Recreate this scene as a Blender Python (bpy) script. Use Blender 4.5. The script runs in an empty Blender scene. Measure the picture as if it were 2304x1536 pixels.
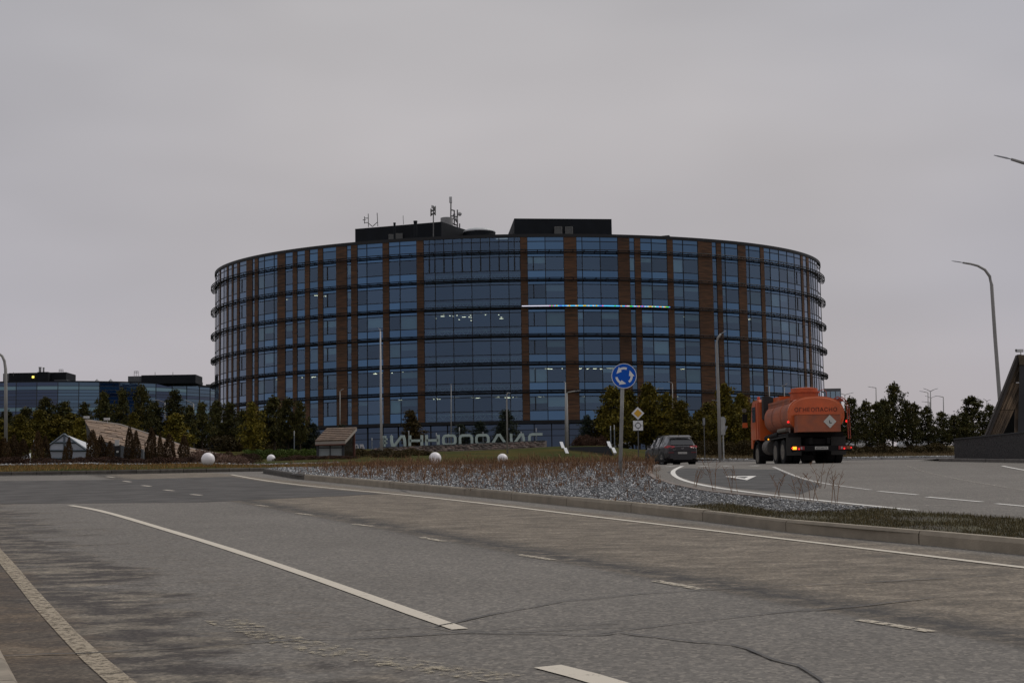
import bpy, math, random
import numpy as np
from mathutils import Vector, Matrix
from mathutils.geometry import delaunay_2d_cdt
S = bpy.context.scene
COL = S.collection
random.seed(7); rng = np.random.default_rng(7)
R = math.radians

# ---------------------------------------------------------------- camera
FPX = 3431.0; PITCH = math.atan(352/FPX); ROLL = 0.0153; EYE = 1.6
Fv = Vector((0, math.cos(PITCH), math.sin(PITCH))); r0 = Vector((1,0,0)); u0 = Vector((0,-math.sin(PITCH),math.cos(PITCH)))
Rv = r0*math.cos(ROLL) - u0*math.sin(ROLL); Uv = r0*math.sin(ROLL) + u0*math.cos(ROLL)
cam_d = bpy.data.cameras.new('camera'); cam = bpy.data.objects.new('camera', cam_d); COL.objects.link(cam)
cam_d.sensor_width = 36; cam_d.lens = FPX/2304*36; cam_d.clip_end = 20000; cam_d.clip_start = 0.1
M3 = Matrix((Rv, Uv, -Fv)).transposed(); cam.matrix_world = Matrix.Translation((0,0,EYE)) @ M3.to_4x4()
S.camera = cam

# ---------------------------------------------------------------- world, sun, exposure
w = bpy.data.worlds.new("World"); S.world = w; w.use_nodes = True
nt = w.node_tree; nt.nodes.clear()
def N(nt, t, **k):
    n = nt.nodes.new(t)
    for a, b in k.items():
        if a.startswith('i_'): n.inputs[a[2:].replace('_',' ')].default_value = b
        else: setattr(n, a, b)
    return n
SUN_EL, SUN_AZ = 52, -120
out = N(nt,'ShaderNodeOutputWorld'); bg = N(nt,'ShaderNodeBackground'); nt.links.new(bg.outputs[0], out.inputs[0])
sky = N(nt,'ShaderNodeTexSky', sky_type='NISHITA', sun_disc=False, sun_elevation=R(SUN_EL), sun_rotation=R(SUN_AZ))
tc = N(nt,'ShaderNodeTexCoord'); sep = N(nt,'ShaderNodeSeparateXYZ'); nt.links.new(tc.outputs['Generated'], sep.inputs[0])
ramp = N(nt,'ShaderNodeValToRGB'); nt.links.new(sep.outputs[2], ramp.inputs[0])
cr = ramp.color_ramp
cr.elements[0].position = 0.0; cr.elements[0].color = (.400,.366,.374,1)
cr.elements[1].position = 1.0; cr.elements[1].color = (.56,.56,.58,1)
for p, c in ((.05,(.392,.360,.374,1)),(.13,(.378,.360,.377,1)),(.22,(.395,.378,.387,1)),(.32,(.385,.375,.385,1)),(.45,(.40,.395,.41,1))):
    e = cr.elements.new(p); e.color = c
mp = N(nt,'ShaderNodeMapping'); mp.inputs['Scale'].default_value = (1.6,1.6,4.5); nt.links.new(tc.outputs['Generated'], mp.inputs[0])
no = N(nt,'ShaderNodeTexNoise'); no.inputs['Scale'].default_value = 1.5; no.inputs['Detail'].default_value = 3; nt.links.new(mp.outputs[0], no.inputs[0])
mr = N(nt,'ShaderNodeMapRange'); mr.inputs[1].default_value=.3; mr.inputs[2].default_value=.7; mr.inputs[3].default_value=.87; mr.inputs[4].default_value=1.12
nt.links.new(no.outputs[0], mr.inputs[0])
no2 = N(nt,'ShaderNodeTexNoise'); no2.inputs['Scale'].default_value=1.1; no2.inputs['Detail'].default_value=2; mp2=N(nt,'ShaderNodeMapping'); mp2.inputs['Location'].default_value=(3.1,.4,1.7); mp2.inputs['Scale'].default_value=(1.3,1.3,2.2); nt.links.new(tc.outputs['Generated'],mp2.inputs[0]); nt.links.new(mp2.outputs[0],no2.inputs[0])
r2=N(nt,'ShaderNodeValToRGB'); r2.color_ramp.elements[0].position=.36; r2.color_ramp.elements[0].color=(.955,.972,1.02,1); r2.color_ramp.elements[1].position=.62; r2.color_ramp.elements[1].color=(1.03,1.015,1.0,1); nt.links.new(no2.outputs[0],r2.inputs[0])
tint=N(nt,'ShaderNodeVectorMath',operation='MULTIPLY'); nt.links.new(ramp.outputs[0],tint.inputs[0]); nt.links.new(r2.outputs[0],tint.inputs[1])
mul = N(nt,'ShaderNodeVectorMath', operation='SCALE'); nt.links.new(tint.outputs[0], mul.inputs[0]); nt.links.new(mr.outputs[0], mul.inputs['Scale'])
sc2 = N(nt,'ShaderNodeVectorMath', operation='SCALE'); sc2.inputs['Scale'].default_value = .07; nt.links.new(sky.outputs[0], sc2.inputs[0])
mix = N(nt,'ShaderNodeMix', data_type='RGBA'); mix.inputs[0].default_value = .06
nt.links.new(mul.outputs[0], mix.inputs[6]); nt.links.new(sc2.outputs[0], mix.inputs[7]); nt.links.new(mix.outputs[2], bg.inputs[0])
bg.inputs[1].default_value = 1.17
sd = bpy.data.lights.new('sun','SUN'); sd.energy = 1.4; sd.angle = R(22); sd.color = (1,.95,.88)
so = bpy.data.objects.new('sun', sd); COL.objects.link(so)
so.rotation_euler = (R(90-SUN_EL), 0, R(180-SUN_AZ)+math.pi)
S.view_settings.view_transform = 'Standard'; S.view_settings.look = 'None'; S.view_settings.gamma = 1
S.view_settings.exposure = 0; S.view_settings.use_curve_mapping = False
S.cycles.transparent_max_bounces = 12; S.cycles.max_bounces = 6

# ---------------------------------------------------------------- pixel helpers
def ray(px, py):
    return Fv + Rv*((px-1152)/FPX) - Uv*((py-768)/FPX)
def P(px, py, D):
    d = ray(px, py); return Vector((0,0,EYE)) + d*(D/d.y)
SL = .0455
def PL(px, py, dz=0):
    d = ray(px, py); t = EYE/(SL*d.y - d.z); p = Vector((0,0,EYE)) + d*t
    return Vector((p.x, p.y, p.z+dz))

def PLT(px, py, top=.16):
    d = ray(px, py); t = (EYE-top)/(SL*d.y - d.z); p = Vector((0,0,EYE)) + d*t
    return Vector((p.x, p.y, p.z-top))

# ---------------------------------------------------------------- terrain
_by = np.array([-400,0,62,90,120,150,210,300,5000.]); _bz = np.array([0,0,62*SL,3.42,4.3,5.5,7.8,8.3,11.])
_yy = np.linspace(-400,5000,54001); _zz = np.interp(_yy,_by,_bz)
_k = np.ones(61)/61; _zs = np.convolve(np.pad(_zz,30,mode='edge'),_k,'valid'); _zs[_yy<58] = np.maximum(_yy[_yy<58],0)*SL
_m = (_yy>=58)&(_yy<66); _t = ((_yy-58)/8)[_m]; _zs[_m] = _zz[_m]*(1-_t)+_zs[_m]*_t
def base(y): return np.interp(y,_yy,_zs)
CP = [(468,1047,66),(610,1041,98),(979,1044,71),(1130,1043,83),(1000,1016,120),(850,1020,118),(1200,1014,120),(1320,1026,100),(1320,1003,107),(1430,1009,112),
      (1600,1031,107),(1900,1029,107),(2100,1027,107),(2300,1026,107),(1600,1018,124),(1900,1017,124),(2100,1016,124),(200,1046,66),(0,1049,66),(-300,1052,66),(200,1040,80),(0,1040,80),
      (350,1032,95),(700,1026,100),(500,1016,125),(200,1016,125),(-100,1018,125),(1450,1037,96),(1500,1024,110),(760,1030,86),(1152,1010,200),(300,1012,200),(2000,1012,200)]
cx=[]; cz=[]
for px,py,D in CP:
    p = P(px,py,D); cx.append((6*p.x/D, 3*math.log(D))); cz.append(p.z-float(base(D)))
for px in range(-1200,3600,400):
    for D in (60,320,1200): cx.append((6*(px-1152)/FPX, 3*math.log(D))); cz.append(0 if D!=60 else .1)
for px,D in ((0,62.5),(300,62.8),(525,65),(650,67),(1000,72),(1200,76),(1400,82),(1480,87)):
    cx.append((6*(px-1152)/FPX,3*math.log(D+.3))); cz.append(.16)
cx=np.array(cx); cz=np.array(cz)
def _phi(r): return np.where(r>1e-9, r*r*np.log(r+1e-12), 0)
_A = _phi(np.linalg.norm(cx[:,None]-cx[None],axis=2)); NCP=len(cx); Pm=np.c_[np.ones(NCP),cx]
_K = np.block([[_A+1e-3*np.eye(NCP),Pm],[Pm.T,np.zeros((3,3))]]); _wts=np.linalg.solve(_K,np.r_[cz,np.zeros(3)])
def Gv(x,y):
    x=np.atleast_1d(np.asarray(x,float)); y=np.atleast_1d(np.asarray(y,float)); ys=np.maximum(y,2)
    q=np.c_[6*np.clip(x/ys,-1,1),3*np.log(ys)]
    r=np.zeros(len(q))
    for i in range(0,len(q),20000):
        qq=q[i:i+20000]; A=_phi(np.linalg.norm(qq[:,None]-cx[None],axis=2)); r[i:i+20000]=A@_wts[:NCP]+np.c_[np.ones(len(qq)),qq]@_wts[NCP:]
    s=np.clip((y-59)/4,0,1)*np.clip((320-y)/80,0,1)
    return base(y)+np.clip(r,-1.5,4)*s
def G(x,y): return float(Gv(x,y)[0])
def at(px, D, py=1040):
    d = ray(px,py); x = d.x/d.y*D; return Vector((x,D,G(x,D)))
def road_at(px, D):
    d = ray(px,1040); x = d.x/d.y*D; return Vector((x,D,float(base(D))))

# ---------------------------------------------------------------- materials
MATS={}
def rgba(c): return (c[0],c[1],c[2],1)
def mat(name, col, rough=.7, metal=0, var=0, vscale=8, bump=0, bscale=60, emit=0, col2=None, stretch=None, randv=0, spec=.5, coat=0):
    if name in MATS: return MATS[name]
    m=bpy.data.materials.new(name); m.use_nodes=True; t=m.node_tree; b=t.nodes['Principled BSDF']
    b.inputs['Base Color'].default_value=rgba(col); b.inputs['Roughness'].default_value=rough; b.inputs['Metallic'].default_value=metal
    b.inputs['Specular IOR Level'].default_value=spec; b.inputs['Coat Weight'].default_value=coat
    if emit: b.inputs['Emission Color'].default_value=rgba(col); b.inputs['Emission Strength'].default_value=emit
    src=None
    if var or col2:
        g=N(t,'ShaderNodeTexCoord'); vec=g.outputs['Object']
        if stretch:
            mp=N(t,'ShaderNodeMapping'); mp.inputs['Scale'].default_value=stretch; t.links.new(vec,mp.inputs[0]); vec=mp.outputs[0]
        n=N(t,'ShaderNodeTexNoise'); n.inputs['Scale'].default_value=vscale; n.inputs['Detail'].default_value=6; t.links.new(vec,n.inputs[0])
        c=N(t,'ShaderNodeValToRGB'); t.links.new(n.outputs[0],c.inputs[0])
        a=col; z=col2 if col2 else tuple(x*(1+var) for x in col); a=tuple(x*(1-var) for x in a)
        c.color_ramp.elements[0].position=.35; c.color_ramp.elements[1].position=.65
        c.color_ramp.elements[0].color=rgba(a); c.color_ramp.elements[1].color=rgba(z); src=c.outputs[0]
    if randv:
        oi=N(t,'ShaderNodeObjectInfo'); gi=N(t,'ShaderNodeNewGeometry'); ad=N(t,'ShaderNodeMath',operation='ADD'); fr=N(t,'ShaderNodeMath',operation='FRACT')
        t.links.new(oi.outputs['Random'],ad.inputs[0]); t.links.new(gi.outputs['Random Per Island'],ad.inputs[1]); t.links.new(ad.outputs[0],fr.inputs[0])
        r=N(t,'ShaderNodeMapRange'); r.inputs[3].default_value=1-randv; r.inputs[4].default_value=1+randv; t.links.new(fr.outputs[0],r.inputs[0])
        v=N(t,'ShaderNodeVectorMath',operation='SCALE'); t.links.new(r.outputs[0],v.inputs['Scale'])
        if src: t.links.new(src,v.inputs[0])
        else: v.inputs[0].default_value=col
        src=v.outputs[0]
    if src: t.links.new(src,b.inputs['Base Color'])
    if bump:
        g=N(t,'ShaderNodeTexCoord'); n=N(t,'ShaderNodeTexNoise'); n.inputs['Scale'].default_value=bscale; n.inputs['Detail'].default_value=4; t.links.new(g.outputs['Object'],n.inputs[0])
        bn=N(t,'ShaderNodeBump'); bn.inputs['Strength'].default_value=bump; bn.inputs['Distance'].default_value=.02; t.links.new(n.outputs[0],bn.inputs['Height']); t.links.new(bn.outputs[0],b.inputs['Normal'])
    MATS[name]=m; return m

def mat_asphalt():
    m=bpy.data.materials.new('asphalt'); m.use_nodes=True; t=m.node_tree; b=t.nodes['Principled BSDF']; b.inputs['Roughness'].default_value=.85; b.inputs['Specular IOR Level'].default_value=.25
    L=t.links.new; g=N(t,'ShaderNodeTexCoord')
    def noise(scale, det=6, rotz=0, st=(1,1,1)):
        mp=N(t,'ShaderNodeMapping'); mp.inputs['Rotation'].default_value=(0,0,rotz); mp.inputs['Scale'].default_value=st; L(g.outputs['Object'],mp.inputs[0])
        n=N(t,'ShaderNodeTexNoise'); n.inputs['Scale'].default_value=scale; n.inputs['Detail'].default_value=det; n.inputs['Roughness'].default_value=.68; L(mp.outputs[0],n.inputs[0]); return n.outputs[0]
    def rmp(src, stops):
        c=N(t,'ShaderNodeValToRGB'); L(src,c.inputs[0]); e=c.color_ramp.elements
        e[0].position,e[0].color=stops[0][0],rgba(stops[0][1]); e[1].position,e[1].color=stops[-1][0],rgba(stops[-1][1])
        for p,q in stops[1:-1]: k=e.new(p); k.color=rgba(q)
        return c.outputs[0]
    def mx(f,a,c2):
        k=N(t,'ShaderNodeMix',data_type='RGBA')
        (L(f,k.inputs[0]) if not isinstance(f,float) else setattr(k.inputs[0],'default_value',f)); L(a,k.inputs[6])
        if isinstance(c2,tuple): k.inputs[7].default_value=rgba(c2)
        else: L(c2,k.inputs[7])
        return k.outputs[2]
    def math_(op,a,b2=None,cl=False):
        k=N(t,'ShaderNodeMath',operation=op,use_clamp=cl)
        for i,q in enumerate((a,b2)):
            if q is None: continue
            if isinstance(q,(int,float)): k.inputs[i].default_value=q
            else: L(q,k.inputs[i])
        return k.outputs[0]
    # lateral coordinate across the dashed centre line
    p1=PL(430,1112); p2=PL(1475,1307); d=(p2-p1).normalized(); nrm=Vector((-d.y,d.x,0)); 
    if nrm.x<0: nrm=-nrm
    dt=N(t,'ShaderNodeVectorMath',operation='DOT_PRODUCT'); L(g.outputs['Object'],dt.inputs[0]); dt.inputs[1].default_value=(nrm.x,nrm.y,0)
    lat=math_('SUBTRACT',dt.outputs['Value'],p1.x*nrm.x+p1.y*nrm.y)
    ang=-math.atan2(d.y,d.x)
    streak=noise(3.0,14,ang,(.55,1.0,1)); fine=noise(42,3); big=noise(.35,8); med=noise(5.0,12,ang,(.6,1,1)); patch=noise(1.1,9,ang,(.6,1,1))
    spk=N(t,'ShaderNodeTexVoronoi'); spk.inputs['Scale'].default_value=30; L(g.outputs['Object'],spk.inputs[0])
    col=rmp(big,[(.3,(.128,.117,.104)),(.7,(.166,.153,.137))])
    # brown dusty band right of the dashes
    bandR=math_('MULTIPLY',math_('MULTIPLY',lat,6.0,True),math_('MULTIPLY',math_('SUBTRACT',5.0,lat),3.0,True))
    brown=rmp(streak,[(.36,(.090,.075,.058)),(.5,(.150,.124,.094)),(.64,(.225,.19,.148))])
    col=mx(math_('MULTIPLY',bandR,.85),col,brown)
    # dark strip just right of the dashes
    ds=math_('SUBTRACT',1.0,math_('ABSOLUTE',math_('MULTIPLY',math_('SUBTRACT',lat,.40),1.7)),True)
    ds=math_('MULTIPLY',ds,math_('MULTIPLY',math_('SUBTRACT',med,.36,True),6.5,True),True)
    col=mx(ds,col,(.046,.043,.041))
    # dark oily and tan dirty streaks far left
    nl=math_('MULTIPLY',math_('SUBTRACT',patch,.5),5.0)
    fl=math_('MULTIPLY',math_('SUBTRACT',math_('ADD',math_('MULTIPLY',lat,-1.0),nl),4.5),1.6,True)
    st=math_('MULTIPLY',math_('SUBTRACT',streak,.46),5.0,True)
    col=mx(math_('MULTIPLY',fl,math_('SUBTRACT',1.0,st)),col,(.058,.050,.045))
    col=mx(math_('MULTIPLY',math_('MULTIPLY',fl,st),.7),col,(.23,.195,.145))
    dirt=rmp(patch,[(.34,(.052,.042,.034)),(.48,(.080,.062,.047)),(.58,(.125,.092,.062)),(.68,(.20,.16,.115))])
    dm=math_('MULTIPLY',math_('SUBTRACT',math_('ADD',math_('MULTIPLY',lat,-1.0),math_('MULTIPLY',nl,.25)),5.75),3.0,True)
    col=mx(math_('MULTIPLY',dm,.8),col,dirt)
    # brown dust drifting between the wheel tracks
    wt=math_('SUBTRACT',1.0,math_('ABSOLUTE',math_('MULTIPLY',math_('ADD',lat,4.0),.9)),True)
    col=mx(math_('MULTIPLY',math_('MULTIPLY',math_('SUBTRACT',med,.48),4.0,True),math_('MULTIPLY',wt,.6)),col,(.095,.076,.057))
    col=mx(math_('MULTIPLY',math_('MULTIPLY',math_('SUBTRACT',med,.58),5.0,True),.25),col,(.080,.072,.064))
    sp=rmp(spk.outputs['Color'],[(0,(.42,.42,.42)),(.55,(.92,.92,.92)),(1,(1.9,1.85,1.75))])
    k=N(t,'ShaderNodeMix',data_type='RGBA',blend_type='MULTIPLY'); k.inputs[0].default_value=.6; L(col,k.inputs[6]); L(sp,k.inputs[7])
    f2=rmp(fine,[(.3,(.70,.70,.70)),(.7,(1.30,1.30,1.30))]); k2=N(t,'ShaderNodeMix',data_type='RGBA',blend_type='MULTIPLY'); k2.inputs[0].default_value=.8; L(k.outputs[2],k2.inputs[6]); L(f2,k2.inputs[7])
    L(k2.outputs[2],b.inputs['Base Color'])
    bn=N(t,'ShaderNodeBump'); bn.inputs['Strength'].default_value=.35; bn.inputs['Distance'].default_value=.01; L(fine,bn.inputs['Height']); L(bn.outputs[0],b.inputs['Normal'])
    return m
def worn(name,col,under_alpha=.5,scale=9,bias=.5):
    """paint worn through in patches (real gaps in the paint)"""
    m=bpy.data.materials.new(name); m.use_nodes=True; t=m.node_tree; b=t.nodes['Principled BSDF']; b.inputs['Base Color'].default_value=rgba(col); b.inputs['Roughness'].default_value=.8
    g=N(t,'ShaderNodeTexCoord'); n=N(t,'ShaderNodeTexNoise'); n.inputs['Scale'].default_value=scale; n.inputs['Detail'].default_value=8; n.inputs['Roughness'].default_value=.75; t.links.new(g.outputs['Object'],n.inputs[0])
    r=N(t,'ShaderNodeMapRange'); r.inputs[1].default_value=bias-.06; r.inputs[2].default_value=bias+.06; r.inputs[3].default_value=under_alpha; r.inputs[4].default_value=1; t.links.new(n.outputs[0],r.inputs[0]); t.links.new(r.outputs[0],b.inputs['Alpha'])
    return m
def mat_glass(name, tint, trans, tcol, rough=.03, rv=.18):
    m=bpy.data.materials.new(name); m.use_nodes=True; t=m.node_tree; b=t.nodes['Principled BSDF']; L=t.links.new
    b.inputs['Metallic'].default_value=1; b.inputs['Roughness'].default_value=rough
    oi=N(t,'ShaderNodeObjectInfo'); gi=N(t,'ShaderNodeNewGeometry'); ad=N(t,'ShaderNodeMath',operation='ADD'); fr=N(t,'ShaderNodeMath',operation='FRACT')
    L(oi.outputs['Random'],ad.inputs[0]); L(gi.outputs['Random Per Island'],ad.inputs[1]); L(ad.outputs[0],fr.inputs[0])
    r=N(t,'ShaderNodeMapRange'); r.inputs[3].default_value=1-rv; r.inputs[4].default_value=1+rv; L(fr.outputs[0],r.inputs[0])
    v=N(t,'ShaderNodeVectorMath',operation='SCALE'); v.inputs[0].default_value=tint; L(r.outputs[0],v.inputs['Scale']); L(v.outputs[0],b.inputs['Base Color'])
    g=N(t,'ShaderNodeTexCoord'); n=N(t,'ShaderNodeTexNoise'); n.inputs['Scale'].default_value=.6; L(g.outputs['Object'],n.inputs[0])
    bn=N(t,'ShaderNodeBump'); bn.inputs['Strength'].default_value=.4; bn.inputs['Distance'].default_value=.03; L(n.outputs[0],bn.inputs['Height']); L(bn.outputs[0],b.inputs['Normal'])
    gl=N(t,'ShaderNodeBsdfGlossy'); gl.inputs['Roughness'].default_value=rough; gl.inputs[0].default_value=(.93,.93,.95,1); fz=N(t,'ShaderNodeFresnel'); fz.inputs[0].default_value=1.55; mf=N(t,'ShaderNodeMixShader')
    L(bn.outputs[0],gl.inputs['Normal']); L(fz.outputs[0],mf.inputs[0]); L(b.outputs[0],mf.inputs[1]); L(gl.outputs[0],mf.inputs[2]); L(mf.outputs[0],t.nodes['Material Output'].inputs[0]); fin=mf.outputs[0]
    if trans:
        tr=N(t,'ShaderNodeBsdfTransparent'); tr.inputs[0].default_value=rgba(tcol); mx=N(t,'ShaderNodeMixShader')
        lw=N(t,'ShaderNodeLayerWeight'); lw.inputs[0].default_value=.35; k=N(t,'ShaderNodeMapRange'); k.inputs[3].default_value=trans; k.inputs[4].default_value=0; L(lw.outputs['Facing'],k.inputs[0])
        L(k.outputs[0],mx.inputs[0]); L(fin,mx.inputs[1]); L(tr.outputs[0],mx.inputs[2]); L(mx.outputs[0],t.nodes['Material Output'].inputs[0])
    return m

# ---------------------------------------------------------------- mesh helpers
def newmesh(name, V, F, mats, parent=None, smooth=False, mi=None, world=True):
    me=bpy.data.meshes.new(name); V=[tuple(v) for v in V]
    if parent is not None and world:
        o=parent.location; par=parent.parent
        while par is not None: o=o+par.location; par=par.parent
        V=[(v[0]-o[0],v[1]-o[1],v[2]-o[2]) for v in V]
    me.from_pydata(V,[],F)
    for m in (mats if isinstance(mats,(list,tuple)) else [mats]): me.materials.append(m)
    if mi: me.polygons.foreach_set('material_index',mi)
    if smooth: me.polygons.foreach_set('use_smooth',[True]*len(me.polygons))
    ob=bpy.data.objects.new(name,me); COL.objects.link(ob)
    if parent is not None: ob.parent=parent
    return ob
def npmesh(name, V, F, m, parent=None):
    """V (n,3) array, F (k,c) int array"""
    me=bpy.data.meshes.new(name); V=np.asarray(V,np.float32); F=np.asarray(F,np.int32)
    me.vertices.add(len(V)); me.vertices.foreach_set('co',V.ravel()); me.loops.add(F.size); me.loops.foreach_set('vertex_index',F.ravel())
    me.polygons.add(len(F)); me.polygons.foreach_set('loop_start',np.arange(0,F.size,F.shape[1],dtype=np.int32)); me.polygons.foreach_set('loop_total',np.full(len(F),F.shape[1],np.int32))
    me.update(); me.validate(); me.materials.append(m)
    ob=bpy.data.objects.new(name,me); COL.objects.link(ob)
    if parent is not None: ob.parent=parent
    return ob
class MB:
    def __init__(s): s.V=[]; s.F=[]; s.I=[]
    def add(s,V,F,i=0):
        o=len(s.V); s.V+= [tuple(v) for v in V]; s.F+=[tuple(x+o for x in f) for f in F]; s.I+=[i]*len(F); return s
    def box(s,x0,x1,y0,y1,z0,z1,i=0,M=None):
        V=[Vector(p) for p in ((x0,y0,z0),(x1,y0,z0),(x1,y1,z0),(x0,y1,z0),(x0,y0,z1),(x1,y0,z1),(x1,y1,z1),(x0,y1,z1))]
        if M: V=[M@v for v in V]
        return s.add(V,[(3,2,1,0),(4,5,6,7),(0,1,5,4),(1,2,6,5),(2,3,7,6),(3,0,4,7)],i)
    def hexa(s,A,B,i=0):
        """two quads A (4 pts) and B (4 pts) joined"""
        return s.add(list(A)+list(B),[(3,2,1,0),(4,5,6,7),(0,1,5,4),(1,2,6,5),(2,3,7,6),(3,0,4,7)],i)
    def tube(s,pts,rad,n=8,i=0,caps=True):
        pts=[Vector(p) for p in pts]; rad=rad if isinstance(rad,(list,tuple)) else [rad]*len(pts); V=[]; F=[]
        for k,p in enumerate(pts):
            t=(pts[min(k+1,len(pts)-1)]-pts[max(k-1,0)]).normalized(); a=t.orthogonal().normalized() if abs(t.z)<.99 else Vector((1,0,0)); 
            if abs(t.z)<.99: a=t.cross(Vector((0,0,1))).normalized()
            b=t.cross(a).normalized()
            for j in range(n):
                q=2*math.pi*j/n; V.append(p+a*(rad[k]*math.cos(q))+b*(rad[k]*math.sin(q)))
        for k in range(len(pts)-1):
            for j in range(n): F.append((k*n+j,k*n+(j+1)%n,(k+1)*n+(j+1)%n,(k+1)*n+j))
        if caps: F.append(tuple(range(n))[::-1]); F.append(tuple((len(pts)-1)*n+j for j in range(n)))
        return s.add(V,F,i)
    def prism(s,poly,d,i=0):
        """closed planar polygon (3D pts) extruded by vector d"""
        poly=[Vector(p) for p in poly]; n=len(poly); d=Vector(d)
        return s.add(poly+[p+d for p in poly],[tuple(range(n))[::-1],tuple(range(n,2*n))]+[(j,(j+1)%n,n+(j+1)%n,n+j) for j in range(n)],i)
    def lathe(s,prof,n=20,i=0,M=None):
        """prof: (r,z) list, axis z"""
        V=[];F=[]
        for r,z in prof:
            for j in range(n): q=2*math.pi*j/n; V.append(Vector((r*math.cos(q),r*math.sin(q),z)))
        for k in range(len(prof)-1):
            for j in range(n): F.append((k*n+j,k*n+(j+1)%n,(k+1)*n+(j+1)%n,(k+1)*n+j))
        F.append(tuple(range(n))[::-1]); F.append(tuple((len(prof)-1)*n+j for j in range(n)))
        if M: V=[M@v for v in V]
        return s.add(V,F,i)
    def ob(s,name,mats,parent=None,smooth=False,world=False):
        return newmesh(name,s.V,s.F,mats,parent,smooth,s.I if isinstance(mats,(list,tuple)) and len(mats)>1 else None,world)
def tag(o,label=None,cat=None,group=None,kind=None):
    if label: o['label']=label
    if cat: o['category']=cat
    if group: o['group']=group
    if kind: o['kind']=kind
    return o
def thing(name,label,cat,loc=(0,0,0),rotz=0,group=None):
    o=bpy.data.objects.new(name,None); COL.objects.link(o); o.location=loc; o.rotation_euler=(0,0,rotz); o.empty_display_size=.3
    return tag(o,label,cat,group)
def smooth_by(o): 
    o.data.polygons.foreach_set('use_smooth',[True]*len(o.data.polygons)); return o
def inpoly(x,y,poly):
    r=np.zeros(len(x),bool); n=len(poly)
    for i in range(n):
        x1,y1=poly[i][:2]; x2,y2=poly[(i+1)%n][:2]
        c=((y1>y)!=(y2>y)); 
        with np.errstate(divide='ignore',invalid='ignore'): r^=c&(x<(x2-x1)*(y-y1)/(y2-y1+1e-12)+x1)
    return r
def sample(poly,n,dens=None):
    P_=np.array([p[:2] for p in poly]); lo=P_.min(0); hi=P_.max(0); X=[];Y=[]; c=0
    while c<n:
        x=rng.uniform(lo[0],hi[0],n*2); y=rng.uniform(lo[1],hi[1],n*2); k=inpoly(x,y,poly)
        if dens is not None: k&=rng.random(len(x))<dens(x,y)
        X.append(x[k]); Y.append(y[k]); c+=k.sum()
    return np.concatenate(X)[:n],np.concatenate(Y)[:n]
def sheet(name,poly,zf,step,m,kind='structure',skirt=0):
    P_=np.array([p[:2] for p in poly],float); lo=P_.min(0); hi=P_.max(0)
    gx,gy=np.meshgrid(np.arange(lo[0],hi[0],step[0]),np.arange(lo[1],hi[1],step[1])); gx=gx.ravel(); gy=gy.ravel(); k=inpoly(gx,gy,poly)
    pts=[Vector((a,b)) for a,b in P_]+[Vector((a,b)) for a,b in zip(gx[k],gy[k])]; nb=len(P_)
    r=delaunay_2d_cdt(pts,[],[list(range(nb))],1,1e-4); V=np.array([(v.x,v.y) for v in r[0]]); Z=zf(V[:,0],V[:,1])
    o=newmesh(name,np.c_[V,Z].tolist(),[tuple(f) for f in r[2]],m); tag(o,kind=kind); return o
def blades(name,x,y,z,h,wd,lean,m,kind='stuff',seg=1):
    n=len(x); a=rng.uniform(0,2*np.pi,n); dx=np.cos(a)*wd/2; dy=np.sin(a)*wd/2; b=rng.uniform(0,2*np.pi,n); l=lean*h*rng.random(n)
    tip=np.c_[x+np.cos(b)*l,y+np.sin(b)*l,z+h]
    if seg==1:
        V=np.stack([np.c_[x-dx,y-dy,z-.02],np.c_[x+dx,y+dy,z-.02],tip],1).reshape(-1,3); F=np.arange(3*n).reshape(-1,3)
    else:
        mid=np.c_[x+np.cos(b)*l*.3,y+np.sin(b)*l*.3,z+h*.6]; D2=np.c_[dx,dy,dx*0]*.8
        V=np.stack([np.c_[x-dx,y-dy,z-.02],np.c_[x+dx,y+dy,z-.02],mid+D2,mid-D2,tip+D2*.5,tip-D2*.5],1).reshape(-1,3)
        i=np.arange(n)[:,None]*6; F=np.concatenate([i+np.array([0,1,2,3]),i+np.array([3,2,4,5])])
    o=npmesh(name,V,F,m); tag(o,kind=kind); return o
def leafcloud(C,size,squash=1.0):
    n=len(C); a=rng.normal(size=(n,3)); a/=np.linalg.norm(a,axis=1)[:,None]; b=rng.normal(size=(n,3)); b-=a*(a*b).sum(1)[:,None]; b/=np.linalg.norm(b,axis=1)[:,None]
    s=(size*rng.uniform(.6,1.4,n))[:,None]; V=np.stack([C-a*s-b*s*.35,C+a*s*.2-b*s*.55,C+a*s+b*s*.1,C-a*s*.1+b*s*.55],1).reshape(-1,3)
    return V,np.arange(4*n).reshape(-1,4)

# ================================================================ SETTING
A=mat_asphalt(); A2=mat('dark_asphalt',(.072,.067,.063),.85,var=.25,vscale=1.2,bump=.2,bscale=70,spec=.25)
soil=mat('soil',(.05,.042,.03),.95,var=.3,vscale=2)
# ground sheet to the horizon
def fan(name,Ds,us,zf,m):
    V=[];F=[]; nu=len(us)
    X=np.array([[u*D for u in us] for D in Ds]); Y=np.array([[D]*nu for D in Ds]); Z=zf(X.ravel(),Y.ravel())
    V=np.c_[X.ravel(),Y.ravel(),Z]; F=[(i*nu+j,i*nu+j+1,(i+1)*nu+j+1,(i+1)*nu+j) for i in range(len(Ds)-1) for j in range(nu-1)]
    return tag(newmesh(name,V.tolist(),F,m),kind='structure')
Ds=list(np.geomspace(58,6000,90)); us=list(np.linspace(-1.6,1.6,121))
fan('ground',Ds,us,lambda x,y:Gv(x,y)-.45-.6*np.clip((150-y)/60,0,1)*0,mat('far_grass',(.045,.042,.018),.95,spec=.05,var=.3,vscale=.1))
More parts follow.
